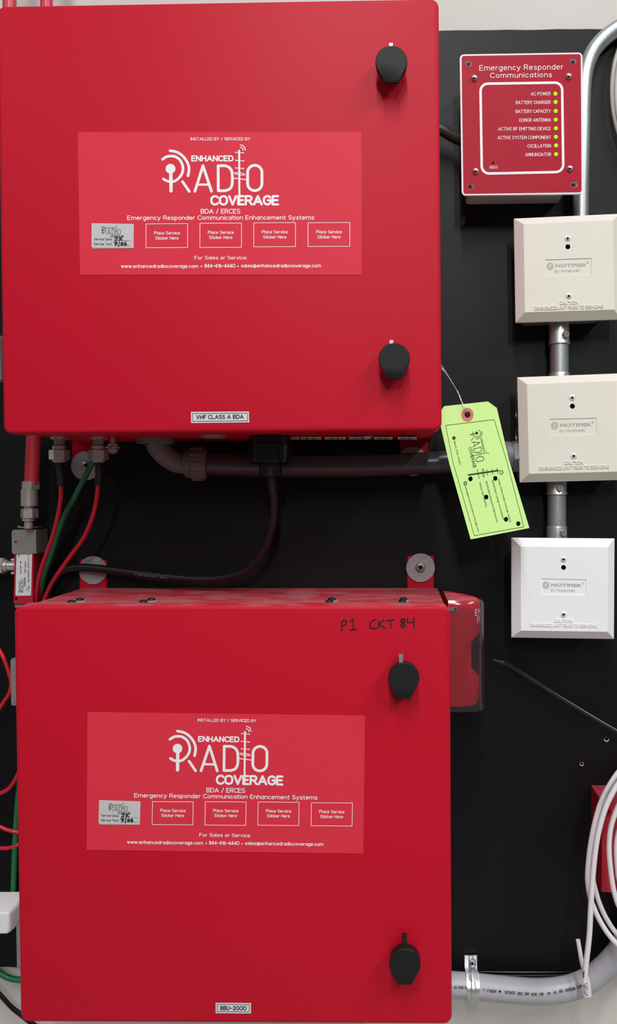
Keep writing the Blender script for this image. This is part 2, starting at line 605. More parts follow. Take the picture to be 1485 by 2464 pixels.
def clear_mat():
    m = bpy.data.materials.new('clear_polycarbonate'); m.use_nodes = True
    nt = m.node_tree; nt.nodes.clear()
    out = nt.nodes.new('ShaderNodeOutputMaterial')
    mix = nt.nodes.new('ShaderNodeMixShader')
    tr = nt.nodes.new('ShaderNodeBsdfTransparent'); tr.inputs[0].default_value = (.98, .98, .985, 1)
    gl = nt.nodes.new('ShaderNodeBsdfGlossy'); gl.inputs['Roughness'].default_value = .16
    fr = nt.nodes.new('ShaderNodeFresnel'); fr.inputs[0].default_value = 1.5
    ad = nt.nodes.new('ShaderNodeMath'); ad.operation = 'ADD'; ad.inputs[1].default_value = .03
    nt.links.new(fr.outputs[0], ad.inputs[0])
    nt.links.new(ad.outputs[0], mix.inputs[0])
    nt.links.new(tr.outputs[0], mix.inputs[1]); nt.links.new(gl.outputs[0], mix.inputs[2])
    df = nt.nodes.new('ShaderNodeBsdfDiffuse'); df.inputs[0].default_value = (.85, .85, .88, 1)
    m2 = nt.nodes.new('ShaderNodeMixShader'); m2.inputs[0].default_value = .018
    nt.links.new(mix.outputs[0], m2.inputs[1]); nt.links.new(df.outputs[0], m2.inputs[2])
    nt.links.new(m2.outputs[0], out.inputs[0])
    return m


CLEAR = clear_mat()

# ------------------------------------------------------------------ setting
BD = .018           # board front
m = M()
a = [(-2.2, 0, 0), (2.2, 0, 0), (2.2, 0, 3.2), (-2.2, 0, 3.2), (-2.2, .1, 0), (2.2, .1, 0), (2.2, .1, 3.2), (-2.2, .1, 3.2)]
m.add(a, [[0, 1, 2, 3], [5, 4, 7, 6], [4, 0, 3, 7], [1, 5, 6, 2], [3, 2, 6, 7], [4, 5, 1, 0]])
tag(build(m, 'wall_back', WALLP, smooth=False), kind='structure')
m = M()
a = [(-2.2, 0.1, 0), (2.2, .1, 0), (2.2, -3, 0), (-2.2, -3, 0)]
m.add(a + [(x, y, -.05) for x, y, z in a], [[0, 3, 2, 1], [4, 5, 6, 7], [0, 1, 5, 4], [1, 2, 6, 5], [2, 3, 7, 6], [3, 0, 4, 7]])
tag(build(m, 'floor', mat('grey_floor', lin(150, 147, 142), .6), smooth=False), kind='structure')

# black plywood board with ragged top edge
m = M()
pts = []
for i in range(61):
    x = -330 + i * 38.0
    y = 86 - (x - 0) * .0115 + random.uniform(-1.3, 1.3)
    pts.append((x, y))
tr = [(1960, 66), (1960, 2336)]
bl = [(1485 - 0, 2339), (1088, 2337), (60, 2328), (0, 2326), (-330, 2322)]
ol = pts + tr + bl
holed(m, ol, [], BD, BD, .001)
board = build(m, 'backboard', BOARD, smooth=False)
tag(board, 'large black painted plywood board on the white wall behind the red cabinets', 'board')
for (hx, hy, hr) in ((1460, 1778, 6.5), (1400, 1838, 5)):
    m = M()
    flat(m, circ(hx, hy - .5, hr * .72), BD + .0006, 1)
    ring = []
    n = 26
    inn = []; out = []
    for i in range(n):
        t = 2 * math.pi * i / n
        rr = hr * (.72 + (.36 if math.sin(t) > 0 or hr < 6 else .1) * random.uniform(.5, 1.1))
        inn.append(P(hx + math.cos(t) * hr * .66, hy + math.sin(t) * hr * .66, BD + .0004))
        out.append(P(hx + math.cos(t) * rr, hy + math.sin(t) * rr, BD + .0008))
    loft(m, [inn, out], 0, False, False)
    tag(build(m, 'drill_hole', [CREAMW, HOLE], board), 'splintered drill hole')


# ------------------------------------------------------------------ company logo and sticker
def logo(m, f, sw, D, mi=0, text_w=1.0):
    """f maps the artwork (1485 x 928 field) to pixels, sw = scale of stroke widths"""
    def S(pts, w, closed=False):
        stroke(m, [f(*p) for p in pts], w * sw, D, mi, closed, n=12)
    S(smooth([(182, 103), (255, 118), (320, 160), (370, 225), (394, 300), (383, 385)], 6), 30)
    S(smooth([(98, 200), (140, 172), (187, 163), (245, 172), (300, 218), (327, 300), (308, 375), (255, 432), (205, 451), (150, 443), (108, 420)], 5), 30)
    flat(m, [f(*p) for p in circ(187, 305, 55, n=32)], D, mi)
    S([(190, 305), (193, 553)], 38)
    S([(322, 450), (397, 560)], 30)
    S([(460, 558), (550, 272), (645, 558)], 31)
    S([(500, 483), (608, 483)], 25)
    S([(719, 272), (800, 272)] + smooth([(800, 272), (845, 295), (873, 345), (876, 470), (850, 530), (800, 552)], 6) + [(721, 553)], 31, True)
    S([(953, 103), (957, 705)], 22)
    for y in (122, 212, 297):
        S([(915, y), (1002, y + 7)], 8)
        for x, yy in ((916, y), (1001, y + 7)):
            flat(m, [f(*p) for p in circ(x, yy, 8, n=10)], D, mi)
    S([(958 + 58 * math.cos(t * math.pi / 12), 363 + (11 * math.sin(t * math.pi / 12)) + 8 * math.cos(t * math.pi / 12)) for t in range(24)], 9, True)
    S([(890, 412), (1035, 428)], 11)
    S(smooth([(966, 64), (988, 75), (998, 100)], 6), 10)
    S(smooth([(968, 38), (1006, 55), (1021, 95)], 6), 11)
    cx0, cx1, cy0, cy1 = 1048, 1209, 268, 552
    r = 80
    S([(cx0 + r + r * math.cos(math.radians(180 + t * 10)), cy0 + r + r * math.sin(math.radians(180 + t * 10))) for t in range(19)] +
      [(cx0 + r + r * math.cos(math.radians(t * 10)), cy1 - r + r * math.sin(math.radians(t * 10))) for t in range(19)], 31, True)
    def ST(s, x0, x1, yb, cap, w, gap=.28):
        stext(m, s, f(x0, yb), f(x1, yb), (Vector(f(x0, yb)) - Vector(f(x0, yb - cap))).length, w * sw, D, mi, gap)
    ST('ENHANCED', 418, 890, 225, 70, 15)
    ST('COVERAGE', 632, 1400, 719, 118, 25, .24)


def sticker(cab, q, Df):
    """q: pixel corners of the red sticker; artwork in the field of the upper sticker's close-up"""
    m = M()
    flat(m, q, Df + .0003)
    s = build(m, 'company_sticker', STICK, cab, smooth=False)
    tag(s, 'paler red company sticker with white print')
    qf = quadf(q)
    ref = [(15, 37), (1463, 34), (1465, 766), (27, 769)]
    def f(x, y):
        v = (y - 36) / 732
        x0 = 15 + 12 * v; x1 = 1463 + 2 * v
        return qf((x - x0) / (x1 - x0), v)
    D = Df + .00045
    k = (Vector(f(1000, 400)) - Vector(f(0, 400))).length / 1000
    m = M()
    def T(t, x0, x1, yb, cap, yb2=None, bold=0.0):
        thin(m, t, f(x0, yb), f(x1, yb if yb2 is None else yb2), cap * k, D, 0, cap * k * (.15 if not bold else .165))
    T('INSTALLED BY / SERVICED BY', 591, 896, 80, 16)
    T('BDA / ERCES', 643, 845, 455, 25)
    T('Emergency Responder Communication Enhancement Systems', 268, 1222, 487, 23, 486)
    T('For Sales or Service:', 611, 880, 690, 19)
    T('www.enhancedradiocoverage.com', 236, 631, 733, 19, bold=.004)
    T('844-416-4440', 662, 820, 732, 20, bold=.004)
    T('sales@enhancedradiocoverage.com', 849, 1257, 731, 19, bold=.004)
    for x in (647, 834):
        flat(m, [f(*p) for p in circ(x, 725, 4, n=12)], D)
    for x0, x1, y0, y1 in ((364, 576, 507, 629), (639, 851, 504, 628), (914, 1127, 502, 625), (1191, 1404, 502, 624)):
        stroke(m, [f(x0, y0), f(x1, y0 - 1), f(x1, y1 - 1), f(x0, y1)], 1.3, D, 0, True, n=4)
        T('Place Service', x0 + 41, x0 + 173, y0 + 55, 17)
        T('Sticker Here', x0 + 47, x0 + 166, y0 + 81, 17)
    lf = lambda x, y: f((370 + x / 4.64 - 180) * 2.1214, (340 + y / 4.64 - 300) * 2.1214)
    logo(m, lf, k * 2.1214 / 4.64, D)
    build(m, 'printed_lettering', WPRINT, s, smooth=False)
    # small silver service sticker with handwriting
    g = lambda x, y: f((210 + x / 5.94 - 180) * 2.1214, (530 + y / 5.94 - 300) * 2.1214)
    k2 = k * 2.1214 / 5.94
    m = M()
    flat(m, [g(70, 50), g(667, 56), g(664, 402), g(74, 404)], Df + .00055, 0)
    flat(m, [g(62, 42), g(662, 52), g(662, 396), g(62, 388)], Df + .0007, 0)
    D = Df + .00085
    def T2(t, x0, x1, yb, cap):
        thin(m, t, g(x0, yb), g(x1, yb + 3), cap * k2, D, 1)
    T2('Service Date:', 97, 360, 287, 34)
    T2('Service Tech:', 97, 362, 356, 34)
    stroke(m, [g(390, 292), g(622, 296)], 4 * k2, D, 1)
    stroke(m, [g(388, 364), g(622, 366)], 4 * k2, D, 1)
    lg = lambda x, y: g(195 + (x - 85) * .2505, 72 + (y - 35) * .2505)
    logo(m, lg, k2 * .2505 * .8, D, 1)
    def H(pts, w=15):
        stroke(m, [g(*p) for p in pts], w * k2, D + .0002, 1)
    H([(395, 248), (440, 248)]); H([(425, 248), (424, 280), (395, 285)])
    H([(465, 245), (462, 285)]); H([(500, 240), (465, 268), (500, 282)])
    H([(385, 312), (425, 310), (418, 335), (400, 360)]); H([(395, 335), (430, 333)])
    H([(460, 300), (448, 375)], 13)
    H([(480, 325), (510, 318), (505, 338), (480, 352), (515, 350)])
    H([(550, 310), (530, 335), (540, 355), (562, 348), (555, 333), (535, 340)])
    o = build(m, 'service_sticker', [SILVERL, KPRINT], s, smooth=False)
    tag(o, 'small silver service sticker with black handwriting')


def nameplate(cab, q, txt, tq, cap, Df):
    m = M()
    flat(m, q, Df + .0003, 0)
    D = Df + .00045
    stroke(m, outline(q, 3, 4, 4), 1.2, D, 1, True, n=5)
    stext(m, txt, tq[0], tq[1], cap, 1.9, D, 1)
    tag(build(m, 'name_label', [PAPER, KPRINT], cab, smooth=False), 'white name label with black lettering')


def latch(cab, cx, cy, r, chin, tabc, Df, clip_mat):
    """quarter-turn latch: round base, spade-shaped cover flap, spring clip on top"""
    Dc = Df + .019
    k = K(Dc)
    m = M()
    o = P(cx, cy, Dc); o.y = -Df
    R = r / k
    lathe(m, o, TOCAM, [(R * .7, 0), (R * .7, .0075), (R * .97, .0085), (R * .97, .0155)], 40)
    lt = build(m, 'latch', BLKP, cab)
    tag(lt, 'black key latch')
    m = M()
    pts = []
    hw = r * .44
    for i in range(33):
        t = math.radians(215 - i * (250 / 32.0))
        pts.append((cx + r * math.cos(t), cy - r * math.sin(t)))
    # from lower right of the circle to the chin
    pts += [(cx + hw, chin), (cx - hw, chin)]
    c = Vector((cx, cy))
    rings = []
    for sc, D in ((1, Df + .0155), (1, Dc - .0012), (.985, Dc - .0004), (.95, Dc)):
        rings.append(w2([c + (Vector(p) - c) * sc for p in pts], Dc, D))
    loft(m, rings)
    rows = 3
    for j in range(rows):
        for i in range(9 - (j == 2)):
            x = cx + (i - (8 - (j == 2)) / 2) * r * .118; y = chin - r * (.16 + .13 * (2 - j))
            lathe(m, P(x, y, Dc - .0002), TOCAM, [(r * .045 / k, 0), (r * .02 / k, .0006)], 6)
    build(m, 'latch_cover', BLKP, lt)
    m = M()
    tx, ty0, ty1, tw = tabc
    h = tw / 2
    q = [(tx - h, ty0), (tx + h, ty0), (tx + h, ty1), (tx - h, ty1)]
    rprism(m, q, Dc, [(0, Df + .004), (0, Dc - .0035), (1.5, Dc - .002)], 1.5, n=3)
    build(m, 'spring_clip', clip_mat, lt)


def washer_foot(cab, q, wx, wy, wr, sr=11):
    """red mounting tab lying on the board, fender washer and screw"""
    m = M()
    rprism(m, q, BD, [(0, BD + .0002), (0, BD + .003), (1, BD + .0035)], 5)
    ft = build(m, 'mounting_foot', RED, cab)
    m = M()
    lathe(m, P(wx, wy, BD + .0037), TOCAM, [(wr / K(BD), 0), (wr / K(BD), .0012), (wr / K(BD) - .0004, .0016)], 48)
    tag(build(m, 'washer', WASH, ft), 'grey fender washer')
    m = M()
    screw(m, wx, wy - 1, BD + .0053, sr, .004, 0, 1, 20)
    build(m, 'screw', [STEEL, HOLE], ft)


def hinge(cab, x0, x1, y0, y1, D):
    m = M()
    q = [(x0, y0), (x1, y0), (x1 + 3, y1), (x0 + 2, y1)]
    rprism(m, q, D, [(0, D - .012), (0, D - .003), (3, D)], 5)
    tag(build(m, 'hinge', STEEL, cab), 'brushed steel hinge')


def cabinet(q, Df, body_mat, name, label):
    base = P((q[2][0] + q[3][0]) / 2, (q[2][1] + q[3][1]) / 2, Df); base.y = -.03
    t = thing(name, base, label, 'cabinet', 'red equipment cabinets')
    k = K(Df)
    m = M()
    rprism(m, q, Df, [(6, Df - .0255), (6, BD + .0037)], 14, n=5)
    build(m, 'body', body_mat, t)
    m = M()
    rprism(m, q, Df, [(8, Df - .024), (1, Df - .024)] + bevel_rings(Df - .0235, Df, .0035, k), 20, n=10)
    build(m, 'door', body_mat, t)
    return t


# ------------------------------------------------------------------ upper cabinet
DU = .196
QU = [(-9, 13), (1056, -5), (1063.5, 1036), (7, 1044)]
up = cabinet(QU, DU, RED_DUST, 'equipment_cabinet', 'upper red steel cabinet with VHF CLASS A BDA label at bottom of its door')
sticker(up, [(187, 318), (870, 317), (870.5, 661), (192.5, 661.5)], DU)
nameplate(up, [(459.5, 991), (599, 990), (600, 1016.5), (460, 1018)], 'VHF CLASS A BDA', ((472, 1009), (586.5, 1008)), 10.6, DU)
latch(up, 942, 147.5, 38.5, 198, (941, 99, 112, 11.5), DU, NICKEL)
latch(up, 949, 863, 38, 913, (942, 816, 829, 11.5), DU, NICKEL)
washer_foot(up, [(176, 1040), (248, 1040), (248, 1140), (176, 1140)], 207, 1121, 35)
washer_foot(up, [(963, 1040), (1030, 1040), (1030, 1125), (963, 1125)], 993, 1110, 35)
hinge(up, -16, 2, 806, 917, .172)
# plug, screw and bar-code labels on the underside
ZB = P(500, 1040, DU).z - .0001 + 6 / K(DU)
def under(px, D):
    a = P(px, 1040, D); a.z = ZB; return a
m = M()
lathe(m, under(515, .118), (0, 0, -1), [(.0145, 0), (.0145, .0012), (.012, .0028), (.006, .003), (.006, .0012)], 32)
build(m, 'hole_plug', STEEL, up)
m = M()
lathe(m, under(883, .105), (0, 0, -1), [(.0055, 0), (.0055, .0015), (.0035, .0035), (.001, .004)], 20)
build(m, 'screw', NICKEL, up)
for x0, x1 in ((690, 720), (724, 773), (782, 832), (840, 890), (900, 945), (957, 1003)):
    m = M()
    def U(px, D, dz):
        a = under(px, D); a.z -= dz; return a
    m.add([U(x0, .1, .0004), U(x1, .1, .0004), U(x1, .05, .0004), U(x0, .05, .0004)], [[0, 1, 2, 3]], 0)
    for i in range(7):
        xa = x0 + (x1 - x0) * (.14 + i * .11); xb = xa + (x1 - x0) * (.03 + .035 * (i % 3 == 1))
        m.add([U(xa, .085, .0007), U(xb, .085, .0007), U(xb, .06, .0007), U(xa, .06, .0007)], [[0, 1, 2, 3]], 1)
    build(m, 'barcode_label', [PAPER, KPRINT], up, smooth=False)
# coax bulkhead jacks under the cabinet
for cx in (143, 237):
    m = M()
    o = under(cx, .115); kk = K(.115)
    lathe(m, o, (0, 0, -1), [(.0095, 0), (.0095, .001), (.0075, .001)], 28)
    lathe(m, o, (0, 0, -1), hexp(.0092, .001, .0042, .0008), 6, rot=.3)
    pr = []
    for i in range(12):
        pr += [(.0056, .0042 + i * .00055), (.0051, .00447 + i * .00055)]
    lathe(m, o, (0, 0, -1), pr, 24)
    build(m, 'bulkhead_jack', NICKEL, up)
m = M()
o = under(272, .085)
lathe(m, o, (0, 0, -1), [(.003, 0), (.003, .018)], 14)
for h0, h1, r in ((.007, .0098, .0058), (.0125, .0165, .0058)):
    lathe(m, o, (0, 0, -1), hexp(r, h0, h1, .0005), 6)
lathe(m, o, (0, 0, -1), [(.0075, .0102), (.0075, .0122)], 24)
build(m, 'ground_stud', NICKEL, up)

# ------------------------------------------------------------------ lower cabinet
DL = .185
QL = [(32, 1458), (1083, 1458), (1088, 2466), (48, 2461)]
lowc = cabinet(QL, DL, RED_DUST, 'equipment_cabinet', 'lower red steel cabinet with BBU-2000 label, handwriting and dusty top')
sticker(lowc, [(210.5, 1713), (878.5, 1721.5), (874.5, 2054), (208.5, 2045)], DL)
nameplate(lowc, [(518.8, 2412.7), (604.4, 2413.4), (604, 2438.8), (519, 2438)], 'BBU-2000', ((530, 2431), (593, 2431.5)), 10.6, DL)
latch(lowc, 972, 1632, 37.5, 1682, (965, 1581, 1597, 11.5), DL, STEEL)
latch(lowc, 975, 2321, 37.5, 2371, (974, 2265, 2290, 11.5), DL, BLKP)
washer_foot(lowc, [(194, 1345), (259, 1347), (259, 1430), (194, 1430)], 224.5, 1372, 34, 9)
washer_foot(lowc, [(980, 1337), (1044, 1337), (1044, 1430), (980, 1430)], 1012, 1366, 34.5, 12)
hinge(lowc, 22, 42, 1586, 1700, .158)
hinge(lowc, 36, 58, 2222, 2330, .158)
m = M()
def HW(pts, w=10):
    stroke(m, [(780 + x / 3.536, 1400 + y / 3.536) for x, y in pts], w / 3.536, DL + .0003)
HW([(150, 340), (152, 418)]); HW(smooth([(148, 345), (172, 326), (190, 336), (184, 360), (150, 380)], 4))
HW([(222, 338), (246, 318), (250, 405)]); HW([(217, 411), (282, 405)])
HW(smooth([(440, 320), (410, 334), (388, 370), (402, 394), (447, 394)], 4))
HW([(465, 330), (463, 397)]); HW([(506, 325), (468, 362), (522, 396)])
HW([(527, 331), (597, 322)]); HW([(565, 328), (568, 392)])
HW(smooth([(690, 322), (665, 315), (655, 335), (675, 350), (690, 370), (675, 387), (656, 372), (672, 350), (688, 335), (685, 318)], 4), 13)
HW([(712, 310), (708, 346), (764, 340)]); HW([(764, 308), (768, 390)])
build(m, 'handwritten_note', KPRINT, lowc, smooth=False)
ZT = P(500, 1458, DL).z - 6 / K(DL)
for px, D in ((172, .153), (192, .137), (345, .152), (364, .136), (793, .149), (799, .133), (968, .149), (971, .133)):
    m = M()
    o = Vector(((px - CX) / K(D), -D, ZT))
    lathe(m, o, (0, 0, 1), [(.0065, 0), (.0065, .0009), (.0058, .0013)], 28, 1)
    lathe(m, o, (0, 0, 1), [(.0042, .0013), (.0042, .002), (.0034, .0032), (.0015, .0038), (.0001, .0038)], 20, 0)
    build(m, 'bolt', [BLKP, WASH], lowc)

# ------------------------------------------------------------------ strobe on the side of the lower cabinet
X0 = .0558
sec = smooth([(X0, .036), (X0 + .006, .0405), (.070, .050), (.081, .066), (.0885, .083), (.0915, .098), (.089, .110), (.081, .118), (.068, .1205), (X0, .12)], 4)
zt = P(1078, 1446, .12).z; zb = P(1078, 1700, .12).z
def zz(py): return P(1078, py, .12).z
strobe = thing('strobe_beacon', (X0 + .018, -.08, zb), 'red strobe beacon under a clear plastic cover on right side of the lower red cabinet', 'alarm light')
m = M()
rings = []
for py, sx in ((1446, .93), (1448, .97), (1452, 1), (1527, 1), (1553, .74), (1617, .74), (1636, 1), (1690, .97), (1700, .9)):
    rings.append([Vector((X0 + (x - X0) * sx, -D, zz(py))) for x, D in sec])
loft(m, rings, 0)
build(m, 'housing', RED_DUST, strobe, ang=50)
m = M()
rings = []
for py, ox, oy in ((1444, .0005, .0005), (1448, .003, .002), (1456, .0042, .003), (1690, .0042, .003), (1706, .0052, .004), (1711, .005, .004)):
    rr = []
    for x, D in sec:
        f = (x - X0) / (.0915 - X0)
        Dm = .078
        rr.append(Vector((x + ox * f + .0003, -(D + oy * (D - Dm) / .042), zz(py))))
    rings.append(rr)
loft(m, rings, 0, False, False, closed=False)
cv = build(m, 'clear_cover', CLEAR, strobe, ang=50)
# white lettering following the curve of the housing
m = M()
def onsurf(s, py, off):
    pts = sec[::-1]
    acc = 0
    for (xa, Da), (xb, Db) in zip(pts, pts[1:]):
        ln = math.hypot(xb - xa, Db - Da)
        if acc + ln >= s:
            t = (s - acc) / ln
            nx, nd = (Da - Db) / ln, (xb - xa) / ln
            return Vector((xa + (xb - xa) * t + abs(nx) * off, -(Da + (Db - Da) * t + nd * off), zz(py)))
        acc += ln
    return Vector((pts[-1][0], -pts[-1][1], zz(py)))
for sx, s0, s1, yb, cap in (('EM', .0295, .0415, 1484, 16.5), ('PO', .033, .0435, 1503, 16.5)):
    vs, fs = bf(sx)
    x0 = min(v.x for v in vs); x1 = max(v.x for v in vs)
    m.add([onsurf(s0 + (v.x - x0) / (x1 - x0) * (s1 - s0), yb - v.y / _H * cap, .0006) for v in vs], fs)
build(m, 'white_lettering', WPRINT, strobe, smooth=False)
m = M()
q = [(1066, 1461), (1101, 1461), (1101, 1470), (1066, 1470)]
rprism(m, q, .122, [(0, .1195), (0, .122)], 4, n=4)
lathe(m, P(1096, 1465.5, .122), TOCAM, [(2.6 / K(.122), 0), (1.5 / K(.122), .0008)], 12, 1)
build(m, 'mounting_lug', [STEEL, HOLE], strobe)


# ------------------------------------------------------------------ annunciator panel
def ann():
    c2 = lambda x, y: (860 + x / 2.376, y / 2.376)
    Da = .075; k = 1 / 2.376
    q = [(1106.6, 131), (1401.7, 126.3), (1403.8, 466.3), (1111.3, 470.5)]
    t = thing('annunciator_panel', P(1255, 468, BD), 'square red status panel with eight lit green lights beside the upper red cabinet', 'panel')
    m = M()
    bq = [(1131, 150), (1369, 147), (1370, 443), (1132, 446)]
    rprism(m, bq, Da, [(-2, BD), (0, Da - .003)], 8)
    tag(build(m, 'back_box', mat('pale_grey_box', lin(205, 203, 202), .5), t), 'pale grey back box')
    hs = [(637, 365), (1234, 352), (647, 1065), (1241, 1056)]
    holes = [circ(*c2(*h), 6.6) for h in hs]
    m = M()
    holed(m, outline(q, 10), holes, Da, Da, Da - .003, 0)
    fp = build(m, 'faceplate', PLWHT, t)
    tag(fp, 'white edged red faceplate')
    m = M()
    holed(m, outline(q, 10, 4.2), [circ(*c2(*h), 7.2) for h in hs] + [circ(*c2(776, 932), 2.2, 3.6, 12)], Da, Da + .0004, None, 0)
    flat(m, circ(*c2(776, 932), 2.2, 3.6, 12), Da + .0002, 1)
    build(m, 'red_face', [PLATE, HOLE], fp, smooth=False)
    m = M()
    D = Da + .0006
    iq = [c2(704, 479), c2(1171, 472), c2(1178, 983), c2(712, 993)]
    stroke(m, outline(iq, 18, 0, 8), 6, D, 0, True, n=10)
    stext(m, 'Emergency Responder', c2(698, 404), c2(1178, 397), 13.2, 1.5, D)
    stext(m, 'Communications', c2(760, 446), c2(1113, 441), 12.4, 1.5, D)
    for s, x0, x1, yb in (('AC POWER', 992, 1105, 546), ('BATTERY CHARGER', 906, 1105, 595), ('BATTERY CAPACITY', 906, 1106, 646),
                          ('DONOR ANTENNA', 926, 1107, 696), ('ACTIVE RF EMITTING DEVICE', 805, 1106, 746),
                          ('ACTIVE SYSTEM COMPONENT', 802, 1107, 796), ('OSCILLATION', 973, 1107, 844), ('ANNUNCIATOR', 960, 1108, 893)):
        stext(m, s, c2(x0, yb + 1), c2(x1, yb - 1), 8.4, 1.0, D)
    stroke(m, [c2(758, 949), c2(800, 948), c2(800, 962), c2(758, 963)], .7, D, 0, True, n=4)
    text(m, 'Magnet', c2(761, 960), c2(797, 959), 3.2, D)
    build(m, 'white_lettering', WPRINT, fp, smooth=False)
    for x, y in ((1132, 537), (1133, 585), (1134, 636), (1134, 686), (1135, 735), (1135, 784), (1136, 833), (1136, 883)):
        m = M()
        px, py = c2(x, y)
        r = 4.7 / K(Da)
        lathe(m, P(px, py, Da + .0004), TOCAM, [(r, 0), (r, .0006), (r * .8, .0014), (r * .4, .0019), (.0001, .002)], 20)
        tag(build(m, 'indicator_light', LED, t), 'glowing yellow green light')
    for i, (x, y) in enumerate(((669, 447), (1208, 437), (676, 979), (1215, 964))):
        m = M()
        px, py = c2(x, y)
        screw(m, px, py, Da + .0004, 7.4, .003, 0, 1, 15 + 40 * i)
        build(m, 'screw', [NICKEL, HOLE], t)


ann()
# short black hose from the cabinet to the panel
m = M()
tube(m, [P(*p) for p in smooth([(1005, 302, .05), (1040, 306, .05), (1066, 314, .05), (1090, 328, .048), (1120, 340, .045), (1150, 345, .042)], 8)], .0066, 18)
tag(build(m, 'hose', DKR), 'short dark grey hose between upper red cabinet and red status panel', 'hose')


# ------------------------------------------------------------------ module cover plates
def module(q, mt, mpr, label, box_inset, boxr=26, knock=False):
    De = .062; Dfc = .070
    u = quadf(q)
    Q1 = [(1237, 526), (1491, 514.5), (1494, 768), (1241, 776)]
    base = P((q[2][0] + q[3][0]) / 2, (q[2][1] + q[3][1]) / 2, BD)
    t = thing('module_cover', base, label, 'cover plate', 'bevelled module cover plates')
    # local artwork: pixels of the first plate's face -> unit -> this plate
    def inv(x, y):
        a = Q1
        uu, vv = .5, .5
        f = quadf(a)
        for _ in range(12):
            X, Y = f(uu, vv)
            uu += (x - X) / 254.0; vv += (y - Y) / 251.0
        return uu, vv
    def art(x, y): return u(*inv(x, y))
    z1 = lambda x, y: art(1290 + x / 8.735, 600 + y / 8.735)
    z2 = lambda x, y: art(1040 + x / 3.337, 500 + y / 3.337)
    sc = (Vector(u(1, .5)) - Vector(u(0, .5))).length / 254.0
    # flat face with logo recess and the empty screw hole
    eq = outline(q, 0, 20)
    def toface(p):           # artwork is seen on the face plane; express it on the rim plane
        a = P(p[0], p[1], Dfc); s = K(De)
        return Vector((CX + a.x * s, CY - (a.z - Z0) * s))
    rec = [toface(z1(*p)) for p in ((195, 215), (1165, 184), (1170, 530), (200, 566))]
    hp = z2(1090, 313)
    hole = [toface(p) for p in circ(hp[0], hp[1], 6.0 * sc, n=20)]
    m = M()
    rprism(m, q, De, [(0, De - .004), (0, De), (20, Dfc)], 0, cap1=False)
    holed(m, eq, [rec, hole], De, Dfc, None)
    loft(m, [w2(rec, De, Dfc), w2(rec, De, Dfc - .0007)], 0, False, True)
    loft(m, [w2(hole, De, Dfc), w2(hole, De, Dfc - .003)], 1, False, True)
    cv = build(m, 'cover', [mt, HOLE], t, smooth=False)
    # back box
    m = M()
    rprism(m, box_inset, De, [(0, BD), (0, De - .004)], boxr)
    bx = build(m, 'junction_box', STEEL, t)
    tag(bx, 'steel junction box')
    if knock:
        for zy in (985, 1042):
            m = M()
            xw = P(box_inset[0][0], 0, De).x
            zc = P(0, zy, De).z
            for r0, r1, h in ((.0135, .0125, .0008), (.0085, .0078, .0012)):
                lathe(m, (xw, -.038, zc), (-1, 0, 0), [(r0, 0), (r0, h), (r1, h), (r1, 0)], 32)
            build(m, 'knockout', NICKEL, bx)
    # grey printed logo
    m = M()
    D = Dfc - .0007 + .00015
    ec = z1(297, 352)
    stroke(m, circ(ec[0], ec[1], 8.4 * sc, n=32), 1.0, D, 0, True, n=4)
    flat(m, circ(ec[0], ec[1], 6.5 * sc, n=32), D - .0001, 0)
    for pl in ([(-2.1, 7), (-2.1, -3.4)], [(-2.1, -3.6), (2.1, 3.6)], [(2.1, 3.4), (2.1, -7)]):
        stroke(m, [(ec[0] + x * sc, ec[1] + y * sc) for x, y in pl], 1.7 * sc, D + .00012, 1, cap=False)
    text(m, 'NOTIFIER', z1(412, 374), z1(1063, 357), 7.2 * sc, D, 0, .03)
    thin(m, 'by Honeywell', z1(408, 487), z1(925, 470), 6.9 * sc, D, 0, .75 * sc)
    rc = z1(1088, 277)
    stroke(m, circ(rc[0], rc[1], 2.5 * sc, n=16), .5, D, 0, True, n=4)
    text(m, 'R', (rc[0] - 1.2 * sc, rc[1] + 1.4 * sc), (rc[0] + 1.3 * sc, rc[1] + 1.4 * sc), 2.8 * sc, D)
    build(m, 'printed_logo', [mpr, mt], cv, smooth=False)
    m = M()
    text(m, 'CAUTION', z1(500, 1157), z1(885, 1148), 7.7 * sc, Dfc, 0, .012, .0009)
    text(m, 'DE-ENERGIZE UNIT PRIOR TO SERVICING', z2(826, 820), z2(1375, 803), 7.4 * sc, Dfc, 0, .008, .0009)
    tag(build(m, 'raised_lettering', mt, cv, smooth=False), 'moulded caution lettering')
    for i, (x, y) in enumerate(((1089, 245), (1098, 708))):
        m = M()
        px, py = z2(x, y)
        screw(m, px, py, Dfc, 7.4 * sc, .0011, 0, 1, 5 + i * 40)
        build(m, 'screw', [mat('white_screw', lin(226, 225, 223), .35, metal=.15) if i == 0 else bpy.data.materials['white_screw'], HOLE], t)
    return t


module([(1237, 526), (1491, 514.5), (1494, 768), (1241, 776)], IVORY, GREYPR,
       'topmost ivory module cover plate, below the red status panel', [(1258, 540), (1474, 531), (1476, 757), (1260, 766)])
module([(1245, 908), (1504, 898), (1509, 1154.5), (1251, 1161)], IVORY, GREYPR,
       'middle ivory module cover plate, right of the lime green tag', [(1254, 922), (1488, 912), (1492, 1140), (1258, 1149)], knock=True, boxr=8)
module([(1231, 1294), (1479, 1296), (1477.5, 1537.5), (1231, 1534)], WHITEP, GREYPW,
       'bottom module cover plate, bright white and fully in view', [(1246, 1309), (1464, 1311), (1463, 1521), (1246, 1519)])


